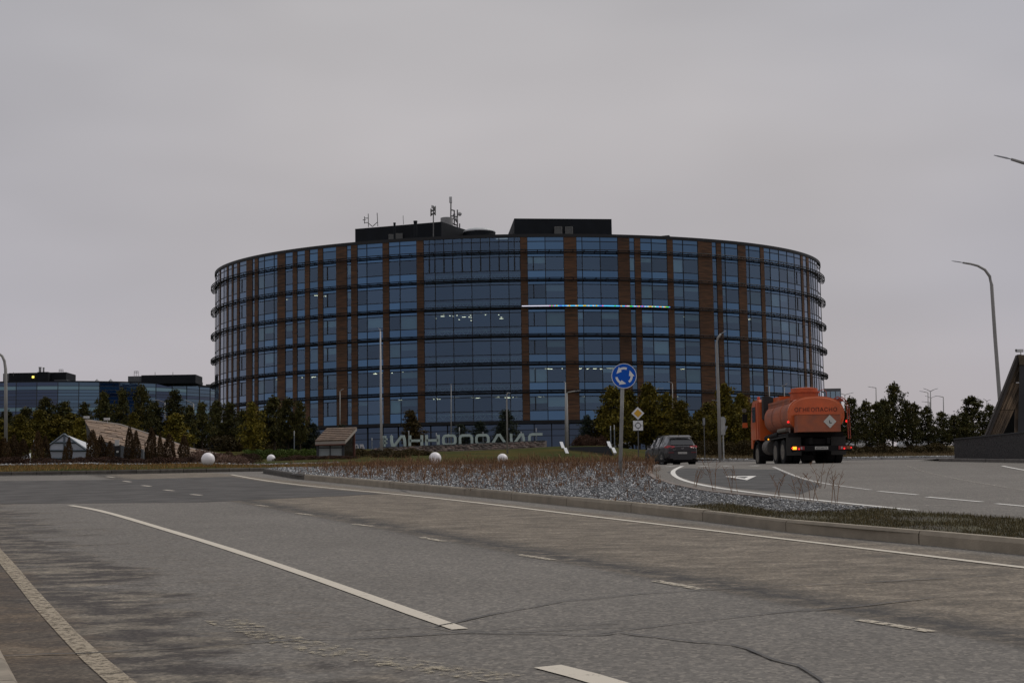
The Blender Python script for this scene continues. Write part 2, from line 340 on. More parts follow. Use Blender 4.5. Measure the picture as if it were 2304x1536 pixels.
# road: one sheet under everything near
Yr=[-60]+list(np.arange(0,58,4.))+list(np.arange(58,124,3.)); Xr=list(np.arange(-120,121,8.))
V=[];F=[]
for yy in Yr:
    for xx in Xr: V.append((xx,yy,float(base(yy)) if yy>=0 else yy*SL))
nx=len(Xr)
for i in range(len(Yr)-1):
    for j in range(nx-1): F.append((i*nx+j,i*nx+j+1,(i+1)*nx+j+1,(i+1)*nx+j))
tag(newmesh('road',V,F,A),kind='structure')
# darker resurfaced patch near the roundabout mouth
pp=[(-500,1136),(0,1133),(440,1130),(600,1123),(860,1111),(725,1099),(600,1084),(520,1072),(300,1078),(0,1082),(-500,1086)]
V=[PL(a,b,.004) for a,b in pp]
tag(newmesh('road_patch',V,[tuple(range(len(V)))],A2),kind='structure')
pp=[(1500,1062),(1560,1082),(1640,1096),(1800,1112),(1850,1092),(1770,1066),(1752,1056),(1540,1053)]
tag(newmesh('road_patch',[PL(a,b,.004) for a,b in pp],[tuple(range(len(pp)))],mat('worn_asphalt',(.066,.064,.062),.85,var=.25,vscale=1.2,bump=.2,bscale=70,spec=.25)),kind='structure')

# ---- painted markings
paint=worn('road_paint',(.52,.47,.39),.25,14,.36); paint2=worn('faded_paint',(.42,.37,.29),.05,12,.475); paint3=worn('white_paint',(.62,.6,.56),.5,10,.36); paint4=worn('nearly_gone_paint',(.36,.33,.28),0,10,.54)
def line(px,wd,m,dz=.008,name='lane_line',step=1.5):
    pts=[PL(a,b) for a,b in px]; q=[]
    for i in range(len(pts)-1):
        n=max(1,int((pts[i+1]-pts[i]).length/step)); q+=[pts[i].lerp(pts[i+1],k/n) for k in range(n)]
    q.append(pts[-1]); 
    for _ in range(3): q=[q[0]]+[(q[i-1]+q[i]*2+q[i+1])/4 for i in range(1,len(q)-1)]+[q[-1]]
    V=[];F=[]
    for i,p in enumerate(q):
        t=(q[min(i+1,len(q)-1)]-q[max(i-1,0)]); t.z=0; t.normalize(); n=Vector((-t.y,t.x,0)); w_=wd*random.uniform(.92,1.08)/2
        for s_ in (-1,1):
            v=p+n*w_*s_; v.z=float(base(v.y))+dz; V.append(v)
    F=[(2*i,2*i+2,2*i+3,2*i+1) for i in range(len(q)-1)]
    return tag(newmesh(name,V,F,m),kind='structure')
line([(158,1137),(190,1139),(260,1157.5),(400,1200),(500,1229),(607,1265),(750,1312),(850,1350),(950,1390),(1035,1416)],.15,paint)
line([(520,1067.5),(560,1075),(600,1082),(725,1097),(857,1108),(1000,1122),(1152,1140),(1340,1163),(1500,1182),(1700,1205),(1887,1227),(2100,1252),(2304,1277),(2700,1325)],.13,paint)
line([(-120,1120),(0,1247),(50,1312),(100,1370),(170,1455),(220,1497),(275,1536),(340,1590)],.16,worn('faded_yellow_paint',(.30,.25,.18),.25,16,.47))
for a,b in (((240,1072),(257,1074)),((278,1082),(294,1084)),((320,1092),(339,1094)),((370,1102),(391,1104)),((430,1112),(453,1114)),((578,1136),(603,1139)),((668,1155),(704,1159)),((795,1179),(838,1184)),((948,1209),(999,1218)),((1166,1248),(1245,1260)),((1475,1307),(1577,1326)),((1935,1395),(2100,1422))):
    line([a,b],.12,paint2 if a[0]>500 else paint,name='lane_dash',step=.5)
line([(500,1394),(570,1425),(680,1460),(800,1480),(900,1492),(1000,1510),(1140,1527)],.34,worn('ghost_paint',(.33,.285,.205),0,11,.56))
line([(1232,1500),(1300,1512),(1400,1542),(1500,1580)],.22,paint)
line([(1535,1048.5),(1515,1057),(1512,1066),(1530,1079),(1580,1092),(1650,1104),(1740,1115),(1850,1127),(1950,1137),(2060,1148)],.16,paint3)
line([(1740,1050),(1765,1061),(1800,1075),(1850,1088),(1900,1096),(1960,1102)],.12,worn('soft_paint',(.5,.48,.45),.3,10,.45))
for a,b in (((1977,1105),(2065,1113)),((2085,1118),(2210,1129)),((2242,1133),(2360,1144))): line([a,b],.13,paint3,name='lane_dash',step=.6)
line([(2040,1047.5),(2080,1062),(2180,1083),(2304,1103),(2400,1118)],.12,paint4)
line([(2060,1137),(2160,1138)],.12,paint4,name='lane_dash'); line([(1845,1109),(1880,1112)],.12,paint4,name='lane_dash'); line([(1910,1070),(1970,1076)],.12,paint4,name='lane_dash')
line([(2255,1048),(2304,1058),(2400,1072)],.12,paint3,name='lane_dash')
for a in ((1500,1049.2),(1575,1048.8),(1625,1047.8),(1690,1047.6)): line([a,(a[0]+18,a[1]+.2)],.4,paint3,name='give_way_dash')
# give way triangle painted on the road
T=[PL(1630,1071.5),PL(1702,1070.5),PL(1681,1080)]; c=(T[0]+T[1]+T[2])/3; I_=[c.lerp(t,.42) for t in T]
V=[Vector((p.x,p.y,float(base(p.y))+.008)) for p in T+I_]
tag(newmesh('give_way_triangle',V,[(0,1,4,3),(1,2,5,4),(2,0,3,5)],mat('fresh_paint',(.66,.64,.6),.7)),kind='structure')
# tar sealed cracks
tar=mat('tar',(.050,.047,.045),.7)
def crack(px,wd):
    q=[]; 
    for i in range(len(px)-1):
        a,b=PL(*px[i]),PL(*px[i+1]); n=max(2,int((b-a).length/.25))
        for k in range(n): q.append(a.lerp(b,k/n)+Vector((random.uniform(-.02,.02),random.uniform(-.035,.035),0)))
    V=[];F=[]
    for i,p in enumerate(q):
        t=(q[min(i+1,len(q)-1)]-q[max(i-1,0)]); t.z=0; t.normalize(); n=Vector((-t.y,t.x,0)); w_=wd*random.uniform(.4,1.2)/2
        for s_ in (-1,1): v=p+n*w_*s_; V.append((v.x,v.y,v.y*SL+.012))
    tag(newmesh('road_crack',V,[(2*i,2*i+2,2*i+3,2*i+1) for i in range(len(q)-1)],tar),kind='structure')
crack([(0,1477),(200,1471),(420,1457),(620,1443),(850,1436),(1040,1425),(1250,1420),(1480,1405)],.028)
crack([(790,1419),(960,1412),(1040,1423),(1152,1414),(1300,1406),(1480,1403)],.02)
crack([(985,1410),(1100,1385),(1270,1353),(1450,1336),(1700,1322),(2000,1309),(2304,1292)],.03)
crack([(1040,1425),(1250,1428),(1330,1430),(1400,1424),(1470,1434),(1560,1444),(1650,1452),(1700,1467),(1740,1483),(1800,1500),(1850,1530),(1870,1550)],.032)
crack([(1330,1426),(1470,1410),(1600,1395),(1750,1378),(1850,1372),(2000,1357),(2150,1338)],.03)
crack([(900,1102),(912,1106),(925,1110)],.05)

KERBL=True
# ---- gravel island with kerb
front=[(592,1064.5),(620,1069),(665,1077),(780,1088),(915,1101),(1152,1125),(1340,1144),(1500,1161),(1770,1196),(1940,1213),(2190,1235),(2304,1246),(2500,1268),(2800,1300)]
backp=[(2800,1200),(2500,1180),(2304,1166),(2150,1155),(2000,1143),(1850,1130),(1750,1120),(1600,1104),(1530,1090),(1485,1077),(1466,1064),(1470,1052),(1486,1046.5)]
fr=[PL(*p) for p in front]; bk=[PLT(*p) for p in backp]
backtail=[road_at(p,D) for p,D in ((1440,65.5),(1300,65.5),(1100,64.5),(900,63.5),(700,62.5),(620,61.8))]
def dens(pts,step):
    q=[]
    for i in range(len(pts)-1):
        n=max(1,int((pts[i+1]-pts[i]).length/step)); q+=[pts[i].lerp(pts[i+1],k/n) for k in range(n)]
    return q+[pts[-1]]
fr=dens(fr,3); isl=fr+bk+backtail
HK=.16
def isz(x,y): return base(y)+HK-.02
def pxl(p): return (p.x,p.y)
# dividing line gravel / grass
dv=[PL(1560,1167),PL(1640,1152),PLT(1760,1149),PLT(1900,1149),PLT(2000,1143)]
ifr=min(range(len(fr)),key=lambda i:(fr[i]-dv[0]).length); ibk=4
grav=fr[:ifr+1]+dv[1:-1]+bk[ibk:]+backtail; grs=fr[ifr:]+bk[:ibk+1]+dv[1:-1][::-1]
def mat_gravel():
    m=bpy.data.materials.new('gravel_bed'); m.use_nodes=True; t=m.node_tree; b=t.nodes['Principled BSDF']; b.inputs['Roughness'].default_value=.9
    g=N(t,'ShaderNodeTexCoord'); v=N(t,'ShaderNodeTexVoronoi'); v.inputs['Scale'].default_value=16; t.links.new(g.outputs['Object'],v.inputs[0])
    c=N(t,'ShaderNodeValToRGB'); e=c.color_ramp.elements; e[0].color=(.030,.028,.026,1); e[0].position=.1; e[1].color=(.20,.20,.20,1); e[1].position=.95; k=e.new(.5); k.color=(.070,.066,.060,1); t.links.new(v.outputs['Color'],c.inputs[0]); t.links.new(c.outputs[0],b.inputs['Base Color'])
    bn=N(t,'ShaderNodeBump'); bn.inputs['Distance'].default_value=.03; t.links.new(v.outputs['Distance'],bn.inputs['Height']); t.links.new(bn.outputs[0],b.inputs['Normal']); return m
sheet('gravel_bed',[pxl(p) for p in grav],isz,(2.,4.),mat_gravel())
sheet('grass_verge',[pxl(p) for p in grs],isz,(1.,1.5),mat('verge_soil',(.035,.028,.016),.95,col2=(.06,.055,.022),vscale=1.4))
# stones
gp=[pxl(p) for p in grav]
sx,sy=sample(gp,30000,lambda x,y:np.clip(34/y,.3,1)); sy=sy+.22; n=len(sx); sz=isz(sx,sy); s=rng.uniform(.016,.040,n)*np.clip(sy/36,.8,1.45)
oc=np.array([(1,0,0),(0,1,0),(-1,0,0),(0,-1,0),(0,0,.8),(0,0,-.3)]); J=oc[None]*s[:,None,None]*rng.uniform(.6,1.3,(n,6,1)); a=rng.uniform(0,6.28,n); ca,sa=np.cos(a)[:,None],np.sin(a)[:,None]
Vx=J[...,0]*ca-J[...,1]*sa+sx[:,None]; Vy=J[...,0]*sa+J[...,1]*ca+sy[:,None]; Vz=J[...,2]+sz[:,None]+.008
F=np.concatenate([np.arange(n)[:,None]*6+np.array(f) for f in ((0,1,4),(1,2,4),(2,3,4),(3,0,4),(1,0,5),(2,1,5),(3,2,5),(0,3,5))])
def mat_stone(name,stops):
    m=bpy.data.materials.new(name); m.use_nodes=True; t=m.node_tree; b=t.nodes['Principled BSDF']; b.inputs['Roughness'].default_value=.9
    gi=N(t,'ShaderNodeNewGeometry'); c=N(t,'ShaderNodeValToRGB'); c.color_ramp.interpolation='LINEAR'; e=c.color_ramp.elements; t.links.new(gi.outputs['Random Per Island'],c.inputs[0]); t.links.new(c.outputs[0],b.inputs['Base Color'])
    e[0].position,e[0].color=stops[0][0],rgba(stops[0][1]); e[1].position,e[1].color=stops[-1][0],rgba(stops[-1][1])
    for p,q in stops[1:-1]: k=e.new(p); k.color=rgba(q)
    return m
stone_m=mat_stone('gravel_stone',[(0,(.045,.045,.048)),(.4,(.12,.125,.132)),(.78,(.23,.235,.24)),(1,(.54,.54,.54))])
o=npmesh('gravel',np.stack([Vx,Vy,Vz],2).reshape(-1,3),F,stone_m); tag(o,'grey and white crushed gravel spread over the splitter island','gravel',kind='stuff')
# kerbstones
kl=mat('kerb_concrete',(.245,.21,.16),.9,var=.14,vscale=3,bump=.3,bscale=40,randv=.1); kd=mat('dark_kerb',(.055,.048,.040),.9,col2=(.085,.076,.064),vscale=5,randv=.15)
def kerb(pts,length,mats,h=.18,wd=.17,side=1,under=.12,pick=None,label=None):
    par=thing('kerb',label,'kerb'); par['kind']='structure'
    if 'category' in par: del par['category']
    pts=[Vector((p.x,p.y,0)) for p in pts]; acc=[0]
    for i in range(len(pts)-1): acc.append(acc[-1]+(pts[i+1]-pts[i]).length)
    def pos(s_):
        s_=min(max(s_,0),acc[-1]-1e-6)
        for i in range(len(pts)-1):
            if acc[i+1]>=s_: return pts[i].lerp(pts[i+1],(s_-acc[i])/(acc[i+1]-acc[i]+1e-9))
        return pts[-1]
    s_=0; k=0
    while s_<acc[-1]-.3:
        Lk=min(length,acc[-1]-s_); a=pos(s_+.012); b=pos(s_+Lk-.012); t=(b-a).normalized(); n=Vector((-t.y,t.x,0))*side; j=random.uniform(-.006,.006)
        prof=[(0,-under),(0,h*.72),(.03,h+j),(wd,h+j),(wd,-under)]
        mb=MB()
        for e,q in enumerate((a,b)): pass
        A_=[a+n*u+Vector((0,0,float(base(a.y))+z)) for u,z in prof]; B_=[b+n*u+Vector((0,0,float(base(b.y))+z)) for u,z in prof]; m_=len(prof)
        mb.add(A_+B_,[tuple(range(m_))[::-1],tuple(range(m_,2*m_))]+[(i,(i+1)%m_,m_+(i+1)%m_,m_+i) for i in range(m_)])
        mb.ob('kerbstone',mats if pick is None else pick((a+b)/2),par); s_+=Lk; k+=1
    return par
_p1=PL(430,1112); _d=(PL(1475,1307)-_p1); _d.z=0; _d.normalize(); _q=PL(14,1512); _q.z=0
kerb([_q+_d*t_ for t_ in (-30,-20,-10,0,4,8)],1.0,mat('kerb_near_left',(.24,.205,.16),.9,var=.2,vscale=4),side=-1,h=.1,label='kerb stone cut by the bottom left corner')
frk=[p+Vector((0,0,0)) for p in fr]
kerb(frk,3.0,kl,side=1,pick=lambda c:kd if c.x/c.y<(668-1152)/FPX else kl,label='pale concrete kerb along the near edge of the gravel island')
bkk=bk[::-1]  # from far to near
kerb(dens([Vector((p.x,p.y,0)) for p in bkk[:7]],2),1.0,mat('rusty_kerb',(.18,.15,.13),.9,var=.2,vscale=4),side=-1 if True else 1,label='curved kerb round the far tip of the gravel island')
# roundabout outer / central island kerb line
Kpx=[(-700,62),(-300,62),(0,62.3),(300,62.8),(525,65),(650,67),(1000,72),(1200,76),(1400,82),(1480,87),(1500,92),(1512,100),(1530,112)]
Kl=dens([road_at(*k) for k in Kpx],4)
kerb(Kl,1.0,kd,side=1,h=.17,label='dark kerb around the grassy roundabout centre')
# gutter strip of pale concrete in front of the far kerb
V=[];F=[]
for i,p in enumerate(Kl[:40]):
    for q in (.02,.75): V.append((p.x,p.y-q,float(base(p.y-q))+.012))
F=[(2*i,2*i+1,2*i+3,2*i+2) for i in range(len(V)//2-1)]
tag(newmesh('gutter',V,F,mat('gutter_concrete',(.19,.18,.165),.9,var=.1,vscale=2)),kind='structure')
# central island lawn
lawn_m=mat('lawn',(.030,.038,.008),.95,spec=.05,col2=(.062,.050,.012),vscale=.35,bump=.4,bscale=9)
Ki=[Vector((p.x,p.y+.12,0)) for p in Kl]
far=[road_at(p,D) for p,D in ((1545,135),(1550,200),(1152,205),(500,205),(-300,205),(-1500,200),(-1600,62.5))]
central=[pxl(p) for p in Ki+far]
sheet('lawn',central,lambda x,y:np.maximum(Gv(x,y),base(y)+.14),(3.5,3.5),lawn_m)
# outer verge behind the far lane
Opx=[(1545,104),(1600,103),(1800,102),(2000,101),(2170,98),(2400,95),(2800,90)]
Ok=dens([road_at(*k) for k in Opx],4)
kerb(Ok,1.0,mat('pale_kerb',(.26,.25,.24),.9,var=.15,vscale=4),side=1,h=.12,label='pale kerb at the far side of the roundabout lane')
outer=[pxl(p) for p in [Vector((p.x,p.y+.12,0)) for p in Ok]+[road_at(p,D) for p,D in ((3000,205),(2300,206),(1552,206),(1548,135))]]
sheet('roadside_verge',outer,lambda x,y:np.maximum(Gv(x,y),base(y)+.12),(4,4),mat('dry_grass',(.085,.062,.030),.95,spec=.05,col2=(.055,.048,.018),vscale=.4,bump=.4,bscale=9))
# grass blades
gm1=mat_stone('grass_blades_green',[(0,(.035,.030,.010)),(.5,(.068,.054,.016)),(1,(.14,.105,.04))])
gm2=mat_stone('grass_blades_dry',[(0,(.12,.065,.014)),(.5,(.20,.105,.024)),(1,(.28,.17,.05))])
x,y=sample([pxl(p) for p in grs],26000,lambda x,y:np.clip(26/y,.2,1)*(.3+.7*(np.sin(x*2.3+y*1.1)*np.sin(x*.9-y*1.7)>-.3))); y=y+.28; blades('short_grass',x,y,isz(x,y),rng.uniform(.015,.065,len(x)),.014,1.0,gm1); tag(bpy.data.objects['short_grass'],'short dull green grass on the tapered end of the splitter island','grass')
def strip(px0,px1,D0f,D1f,n):
    px=rng.uniform(px0,px1,n); f=rng.random(n); kd_=np.interp(px,[k[0] for k in Kpx[:10]],[k[1] for k in Kpx[:10]]); y=kd_+.3+f*(D1f); x=(px-1152+ROLL*0)/FPX*y*1.0
    return x,y
x,y=strip(-150,1500,0,4.5,16000); o=blades('dry_grass',x,y,np.maximum(Gv(x,y),base(y)+.14),rng.uniform(.04,.13,len(x)),.03,.8,gm2); tag(o,'orange brown dry grass strip just behind the dark kerb','grass')
px=rng.uniform(1560,2160,9000); y=rng.uniform(103,122,9000); x=(px-1152)/FPX*y; o=blades('meadow_grass',x,y,Gv(x,y),rng.uniform(.08,.3,9000),.05,.8,mat_stone('meadow_blades',[(0,(.07,.05,.02)),(.5,(.13,.085,.035)),(1,(.17,.13,.06))])); tag(o,'straw coloured meadow grass beneath the pines behind the tanker lorry','grass')
# gravel line in front of far verge
def stonestrip(name,x,y,z,smin,smax,label):
    n=len(x); s=rng.uniform(smin,smax,n); J=oc[None]*s[:,None,None]*rng.uniform(.6,1.3,(n,6,1))
    V=J+np.stack([x,y,z],1)[:,None]; F=np.concatenate([np.arange(n)[:,None]*6+np.array(f) for f in ((0,1,4),(1,2,4),(2,3,4),(3,0,4),(1,0,5),(2,1,5),(3,2,5),(0,3,5))])
    tag(npmesh(name,V.reshape(-1,3),F,stone_m),label,'gravel',kind='stuff')
px=rng.uniform(1545,2200,3500); yo=np.interp(px,[k[0] for k in Opx],[k[1] for k in Opx])+rng.uniform(.2,2.2,3500); xo=(px-1152)/FPX*yo
stonestrip('gravel_edging',xo,yo,np.maximum(Gv(xo,yo),base(yo)+.14),.04,.1,'narrow band of pale stones behind the far kerb of the roundabout')
px=rng.uniform(-60,760,1500); yo=np.interp(px,[k[0] for k in Kpx[:10]],[k[1] for k in Kpx[:10]])+rng.uniform(4.2,5.2,1500); xo=(px-1152)/FPX*yo
stonestrip('gravel_edging',xo,yo,Gv(xo,yo)+.02,.03,.08,'thin line of pale stones between dry grass strip and shrubs')
px=rng.uniform(1380,1475,500); yo=np.interp(px,[1380,1475],[82.6,88])+rng.uniform(.3,1.5,500); xo=(px-1152)/FPX*yo
stonestrip('gravel_edging',xo,yo,np.maximum(Gv(xo,yo),base(yo)+.15),.03,.08,'thin line of pale stones on the lawn edge beside the grey car')
# dead weed stalks on the gravel
wm=mat_stone('dead_weed',[(0,(.070,.034,.016)),(.5,(.15,.068,.028)),(1,(.26,.15,.075))])
def wd_d(x,y): 
    u=x/y*FPX+1152; return np.clip((y-31)/28,.06,1)**1.0*np.clip((u-640)/200,0.03,1)*np.clip((1560-u)/60,.08,1)*(.35+.65*(np.sin(x*1.7+y*.6)*np.sin(x*.53-y*1.1)>-.25))
x,y=sample(gp,3000,wd_d); h=rng.uniform(.08,.36,len(x))*np.clip(y/52,.6,1.05)*np.where(rng.random(len(x))<.12,1.6,1); b1=(x,y,h)
o=blades('weed_stalks',x,y,isz(x,y),h,.018,.5,wm,seg=2); tag(o,'reddish brown dead weed stalks standing across the gravel island','weeds')
x2=np.repeat(x,5)+rng.normal(0,.05,len(x)*5); y2=np.repeat(y,5)+rng.normal(0,.05,len(x)*5); z2=isz(x2,y2)+np.repeat(h,5)*rng.uniform(.3,.8,len(x2))
o=blades('weed_twigs',x2,y2,z2,np.repeat(h,5)*.3,.02,1.4,wm); tag(o,'fine side twigs of the dead weeds on the gravel island','weeds')
TW=['tallest one, nearest the end of the gravel','standing behind the tallest one beside the lane dashes','just left of the tallest one','second to the left of the tallest one','in the middle of the gravel edge below the lorry','low one right of the give way triangle','tall one in front of the give way triangle','leftmost one near the curved white line']
# few tall bare plants in front of right lane
for a,b,h_ in ((1880,1135,.62),(1850,1100,.6),(1835,1130,.5),(1800,1134,.5),(1745,1125,.5),(1655,1110,.6),(1600,1105,.7),(1570,1100,.5)):
    p=PL(a,b+8); mb=MB()
    for k in range(3):
        q=p+Vector((random.uniform(-.1,.1),random.uniform(-.1,.1),.1)); l=random.uniform(-.25,.25); pts=[q,q+Vector((l*.4,0,h_*.6)),q+Vector((l,0,h_))]; mb.tube(pts,[.006,.005,.003],4)
        for e in range(5):
            r_=q.lerp(pts[2],random.uniform(.4,.95)); mb.tube([r_,r_+Vector((random.uniform(-.1,.1),0,.08))],.004,3)
    o=mb.ob('bare_weed',wm); tag(o,'bare weed with bent stalks, '+TW.pop(0),'weed','tall bare weeds along the right edge of the gravel island') 

# ================================================================ ROUND OFFICE BUILDING
def az(px,py): d=ray(px,py); return d.x/d.y
ST=3.9; ZR0=34+EYE; YC=248.0; XC=az(1166,720)*YC
ELB=38.0; ELA=abs(az(1850,725)-az(484,740))/2*math.sqrt(YC**2-ELB**2)
def ell(ph,off=0): return Vector((XC+(ELA+off)*math.sin(ph), YC-(ELB+off)*math.cos(ph), 0))
def ph_of(t):
    f=lambda ph: (lambda p:p.x/p.y-t)(ell(ph))
    lo,hi=R(-100),R(100)
    # visible silhouettes
    phs=np.linspace(R(-100),R(100),801); g=np.array([ell(p).x/ell(p).y for p in phs]); i0,i1=int(g.argmin()),int(g.argmax())
    lo,hi=phs[i0],phs[i1]
    if t<=g[i0]: return lo
    if t>=g[i1]: return hi
    for _ in range(50):
        m=(lo+hi)/2
        if f(m)<0: lo=m
        else: hi=m
    return m
BZ=G(XC,YC-ELB)-.6
bld=thing('office_building','big round glass office building with brown wood strips and black roof blocks','building',(XC,YC,BZ))
z1=lambda a: 440+a/4.427
z2=lambda a: 920+a/4.427
z3=lambda a: 1400+a/4.427
cols=[]
def C(a,b,t): cols.append((a,b,t))
for a,b,t in ((192,205,'g'),(205,220,'g'),(220,235,'g'),(235,245,'w'),(245,278,'g'),(278,308,'g'),(308,322,'w'),(322,358,'g'),(358,372,'w'),(372,412,'g'),(412,435,'w'),(435,505,'o'),(505,563,'w'),(563,588,'g'),(588,622,'w'),(622,682,'g'),(682,780,'g'),(780,815,'g'),(815,892,'w'),(892,968,'g'),(968,1010,'w'),(1010,1090,'g'),(1090,1135,'w'),(1135,1220,'g'),(1220,1268,'w'),(1268,1403,'o'),(1403,1508,'w'),(1508,1552,'g'),(1552,1612,'w'),(1612,1708,'g'),(1708,1868,'g'),(1868,1928,'w'),(1928,2038,'g'),(2038,2207,'g'),(2207,2262,'w')): C(z1(a),z1(b),t)
cols[-1]=(cols[-1][0],z2(150),'w')
for a,b,t in ((150,265,'a'),(265,443,'a'),(443,630,'a'),(630,813,'a'),(813,1000,'a'),(1000,1120,'a'),(1120,1188,'w'),(1188,1368,'o'),(1368,1555,'g'),(1555,1680,'w'),(1680,1738,'g'),(1738,1918,'g'),(1918,2095,'g'),(2095,2210,'w'),(2210,2262,'g')): C(z2(a),z2(b),t)
C(z2(2262),z3(85)+22,'w'); cols[-1]=(z2(2262),z3(195),'w')
for a,b,t in ((195,308,'g'),(308,463,'g'),(463,520,'w'),(520,622,'g'),(622,772,'g'),(772,912,'w'),(912,957,'g'),(957,1005,'w'),(1005,1045,'g'),(1045,1172,'g'),(1172,1250,'w'),(1250,1285,'g'),(1285,1396,'g'),(1396,1432,'w'),(1432,1495,'g'),(1495,1583,'g'),(1583,1665,'g'),(1665,1738,'g'),(1738,1800,'o'),(1800,1822,'w'),(1822,1857,'g'),(1857,1880,'w'),(1880,1900,'g'),(1900,1920,'g'),(1920,1945,'g'),(1945,1965,'g'),(1965,1992,'g')): C(z3(a),z3(b),t)
def pyref(px): return 700+((px-1166)/690)**2*38
cph=[(ph_of(az(a,pyref(a))),ph_of(az(b,pyref(b))),t,(a+b)/2) for a,b,t in cols]
cph=[c for c in cph if c[1]-c[0]>1e-4]
g_sp=mat_glass('spandrel_glass',(.036,.105,.205),0,None,rv=.2); g_vi=mat_glass('vision_glass',(.075,.135,.220),.46,(.62,.80,.86),rv=.25); g_at=mat_glass('atrium_glass',(.070,.130,.218),.42,(.62,.80,.86),rv=.10)
frm=mat('mullion_black',(.006,.007,.010),.55,spec=.3); wood=mat('wood_cladding',(.118,.058,.030),.75,col2=(.045,.027,.017),vscale=1.0,stretch=(.5,.5,7),randv=.18,spec=.3)
blk=mat('roof_block_black',(.006,.008,.011),.7,var=.2,vscale=.5,spec=.2); capm=mat('parapet_metal',(.014,.015,.017),.6,spec=.3)
dark=mat('interior_dark',(.05,.055,.06),.9); slabm=mat('floor_slab',(.16,.16,.17),.9)
rows=[]  # (ztop, zbot, kind) for the storeys
zt=ZR0+2.13
rows.append((zt,zt-.62,'s',-1)); rows.append((zt-.62,ZR0,'s',-1))
for k in range(6):
    z=ZR0-ST*k; rows+= [(z,z-.16*ST,'s',k),(z-.16*ST,z-.66*ST,'v',k),(z-.66*ST,z-ST,'s',k)]
ZB=ZR0-6*ST
cand=[]
def quadpane(pa,pb,zt,zb,off): 
    a=ell(pa,off); b=ell(pb,off); return [(a.x,a.y,zb),(b.x,b.y,zb),(b.x,b.y,zt),(a.x,a.y,zt)]
for pa,pb,t,cxp in cph:
    if t=='w': continue
    for zt_,zb_,kd_,k in rows:
        segs=[(pa,pb)]
        if t=='a' and (k==-1) and pb-pa>.03: m=(pa+pb)/2; segs=[(pa,m),(m,pb)]
        for sa,sb in segs:
            a=ell(sa);b=ell(sb); wpx=abs(a.x/a.y-b.x/b.y)*FPX; hpx=(zt_-zb_)/a.y*FPX
            cand.append((wpx*hpx,sa,sb,zt_,zb_,kd_,t,k,cxp))
cand.sort(key=lambda c:-c[0])
stuff={}
for i,(ar,sa,sb,zt_,zb_,kd_,t,k,cxp) in enumerate(cand):
    m=g_at if t=='a' else (g_vi if kd_=='v' else g_sp); q=quadpane(sa,sb,zt_,zb_,-.06)
    if i<300: newmesh('window_pane',q,[(0,1,2,3)],m,bld)
    else: stuff.setdefault(m.name,(m,MB()))[1].add(q,[(0,1,2,3)])
for nme,(m,mb) in stuff.items(): tag(mb.ob('small_window_panes',m,bld,world=True),kind='stuff')
# wood panels storey by storey
for pa,pb,t,cxp in cph:
    if t!='w': continue
    zz=[zt]+[ZR0-ST*k for k in range(7)]
    for a,b in zip(zz[:-1],zz[1:]):
        mb=MB(); p=[ell(pa,.02),ell(pb,.02),ell(pb,-.25),ell(pa,-.25)]
        mb.hexa([(v.x,v.y,b+.03) for v in p],[(v.x,v.y,a-.03) for v in p]); mb.ob('cladding_panel',wood,bld,world=True)
# mullions
bnd=sorted(set([round(c[0],5) for c in cph]+[round(c[1],5) for c in cph]))
for ph in bnd:
    a=ell(ph); t=(ell(ph+.001)-a).normalized()*.05; n=(ell(ph,1)-a).normalized()
    q=[a-t-n*.07,a+t-n*.07,a+t-n*.01,a-t-n*.01]; mb=MB(); mb.hexa([(v.x,v.y,ZB) for v in q],[(v.x,v.y,zt) for v in q]); mb.ob('mullion',frm,bld,world=True)
mbx=MB()
for pa,pb,t,cxp in cph:
    def bar(ph,z0,z1,wd=.05):
        a=ell(ph); t_=(ell(ph+.001)-a).normalized()*wd; n=(ell(ph,1)-a).normalized(); q=[a-t_-n*.07,a+t_-n*.07,a+t_-n*.015,a-t_-n*.015]; MB().hexa([(v.x,v.y,z0) for v in q],[(v.x,v.y,z1) for v in q]).ob('window_frame',frm,bld,world=True)
    if t=='o':
        for k in range(6):
            z=ZR0-ST*k; ph=pa+(pb-pa)*.33; bar(ph,z-.66*ST,z-.16*ST,.07); q=[ell(pa,.05),ell(ph,.05)]
    if t=='a':
        if pb-pa>.03: bar((pa+pb)/2,ZR0,zt); bar((pa+pb)/2,ZR0-.16*ST,ZR0); bar((pa+pb)/2,ZR0-.66*ST,ZR0-.16*ST,.09); bar(pb-.0012,ZR0-.66*ST,ZR0-.16*ST,.06)
    if cxp>1166 and t=='g' and 1270<cxp<1400: pass
phL,phR=cph[0][0],max(c[1] for c in cph)
def band(name,z0,z1,o0,o1,m,ph0=None,ph1=None,n=120,full=False):
    a0,a1=(phL,phR) if ph0 is None else (ph0,ph1)
    if full: a0,a1=-math.pi,math.pi
    mb=MB(); V=[]; F=[]
    for i in range(n+1):
        ph=a0+(a1-a0)*i/n
        for o_,z in ((o0,z0),(o1,z0),(o1,z1),(o0,z1)): p=ell(ph,o_); V.append((p.x,p.y,z))
    for i in range(n):
        for j in range(4): F.append((4*i+j,4*i+4+j,4*i+4+(j+1)%4,4*i+(j+1)%4))
    return newmesh(name,V,F,m,bld)
for zt_,zb_,kd_,k in rows:
    if kd_ in 'sv' and (k==-1 and zt_==zt): continue
    if abs((ZR0-zt_)/ST-round((ZR0-zt_)/ST))>1e-3: band('transom',zt_-.05,zt_+.05,-.07,-.02,frm,n=90)
band('roof_parapet',zt-.02,zt+.42,-.5,.09,capm,n=200,full=True)
ringm=mat('ring_rail_black',(.004,.0045,.006),.6,spec=.2)
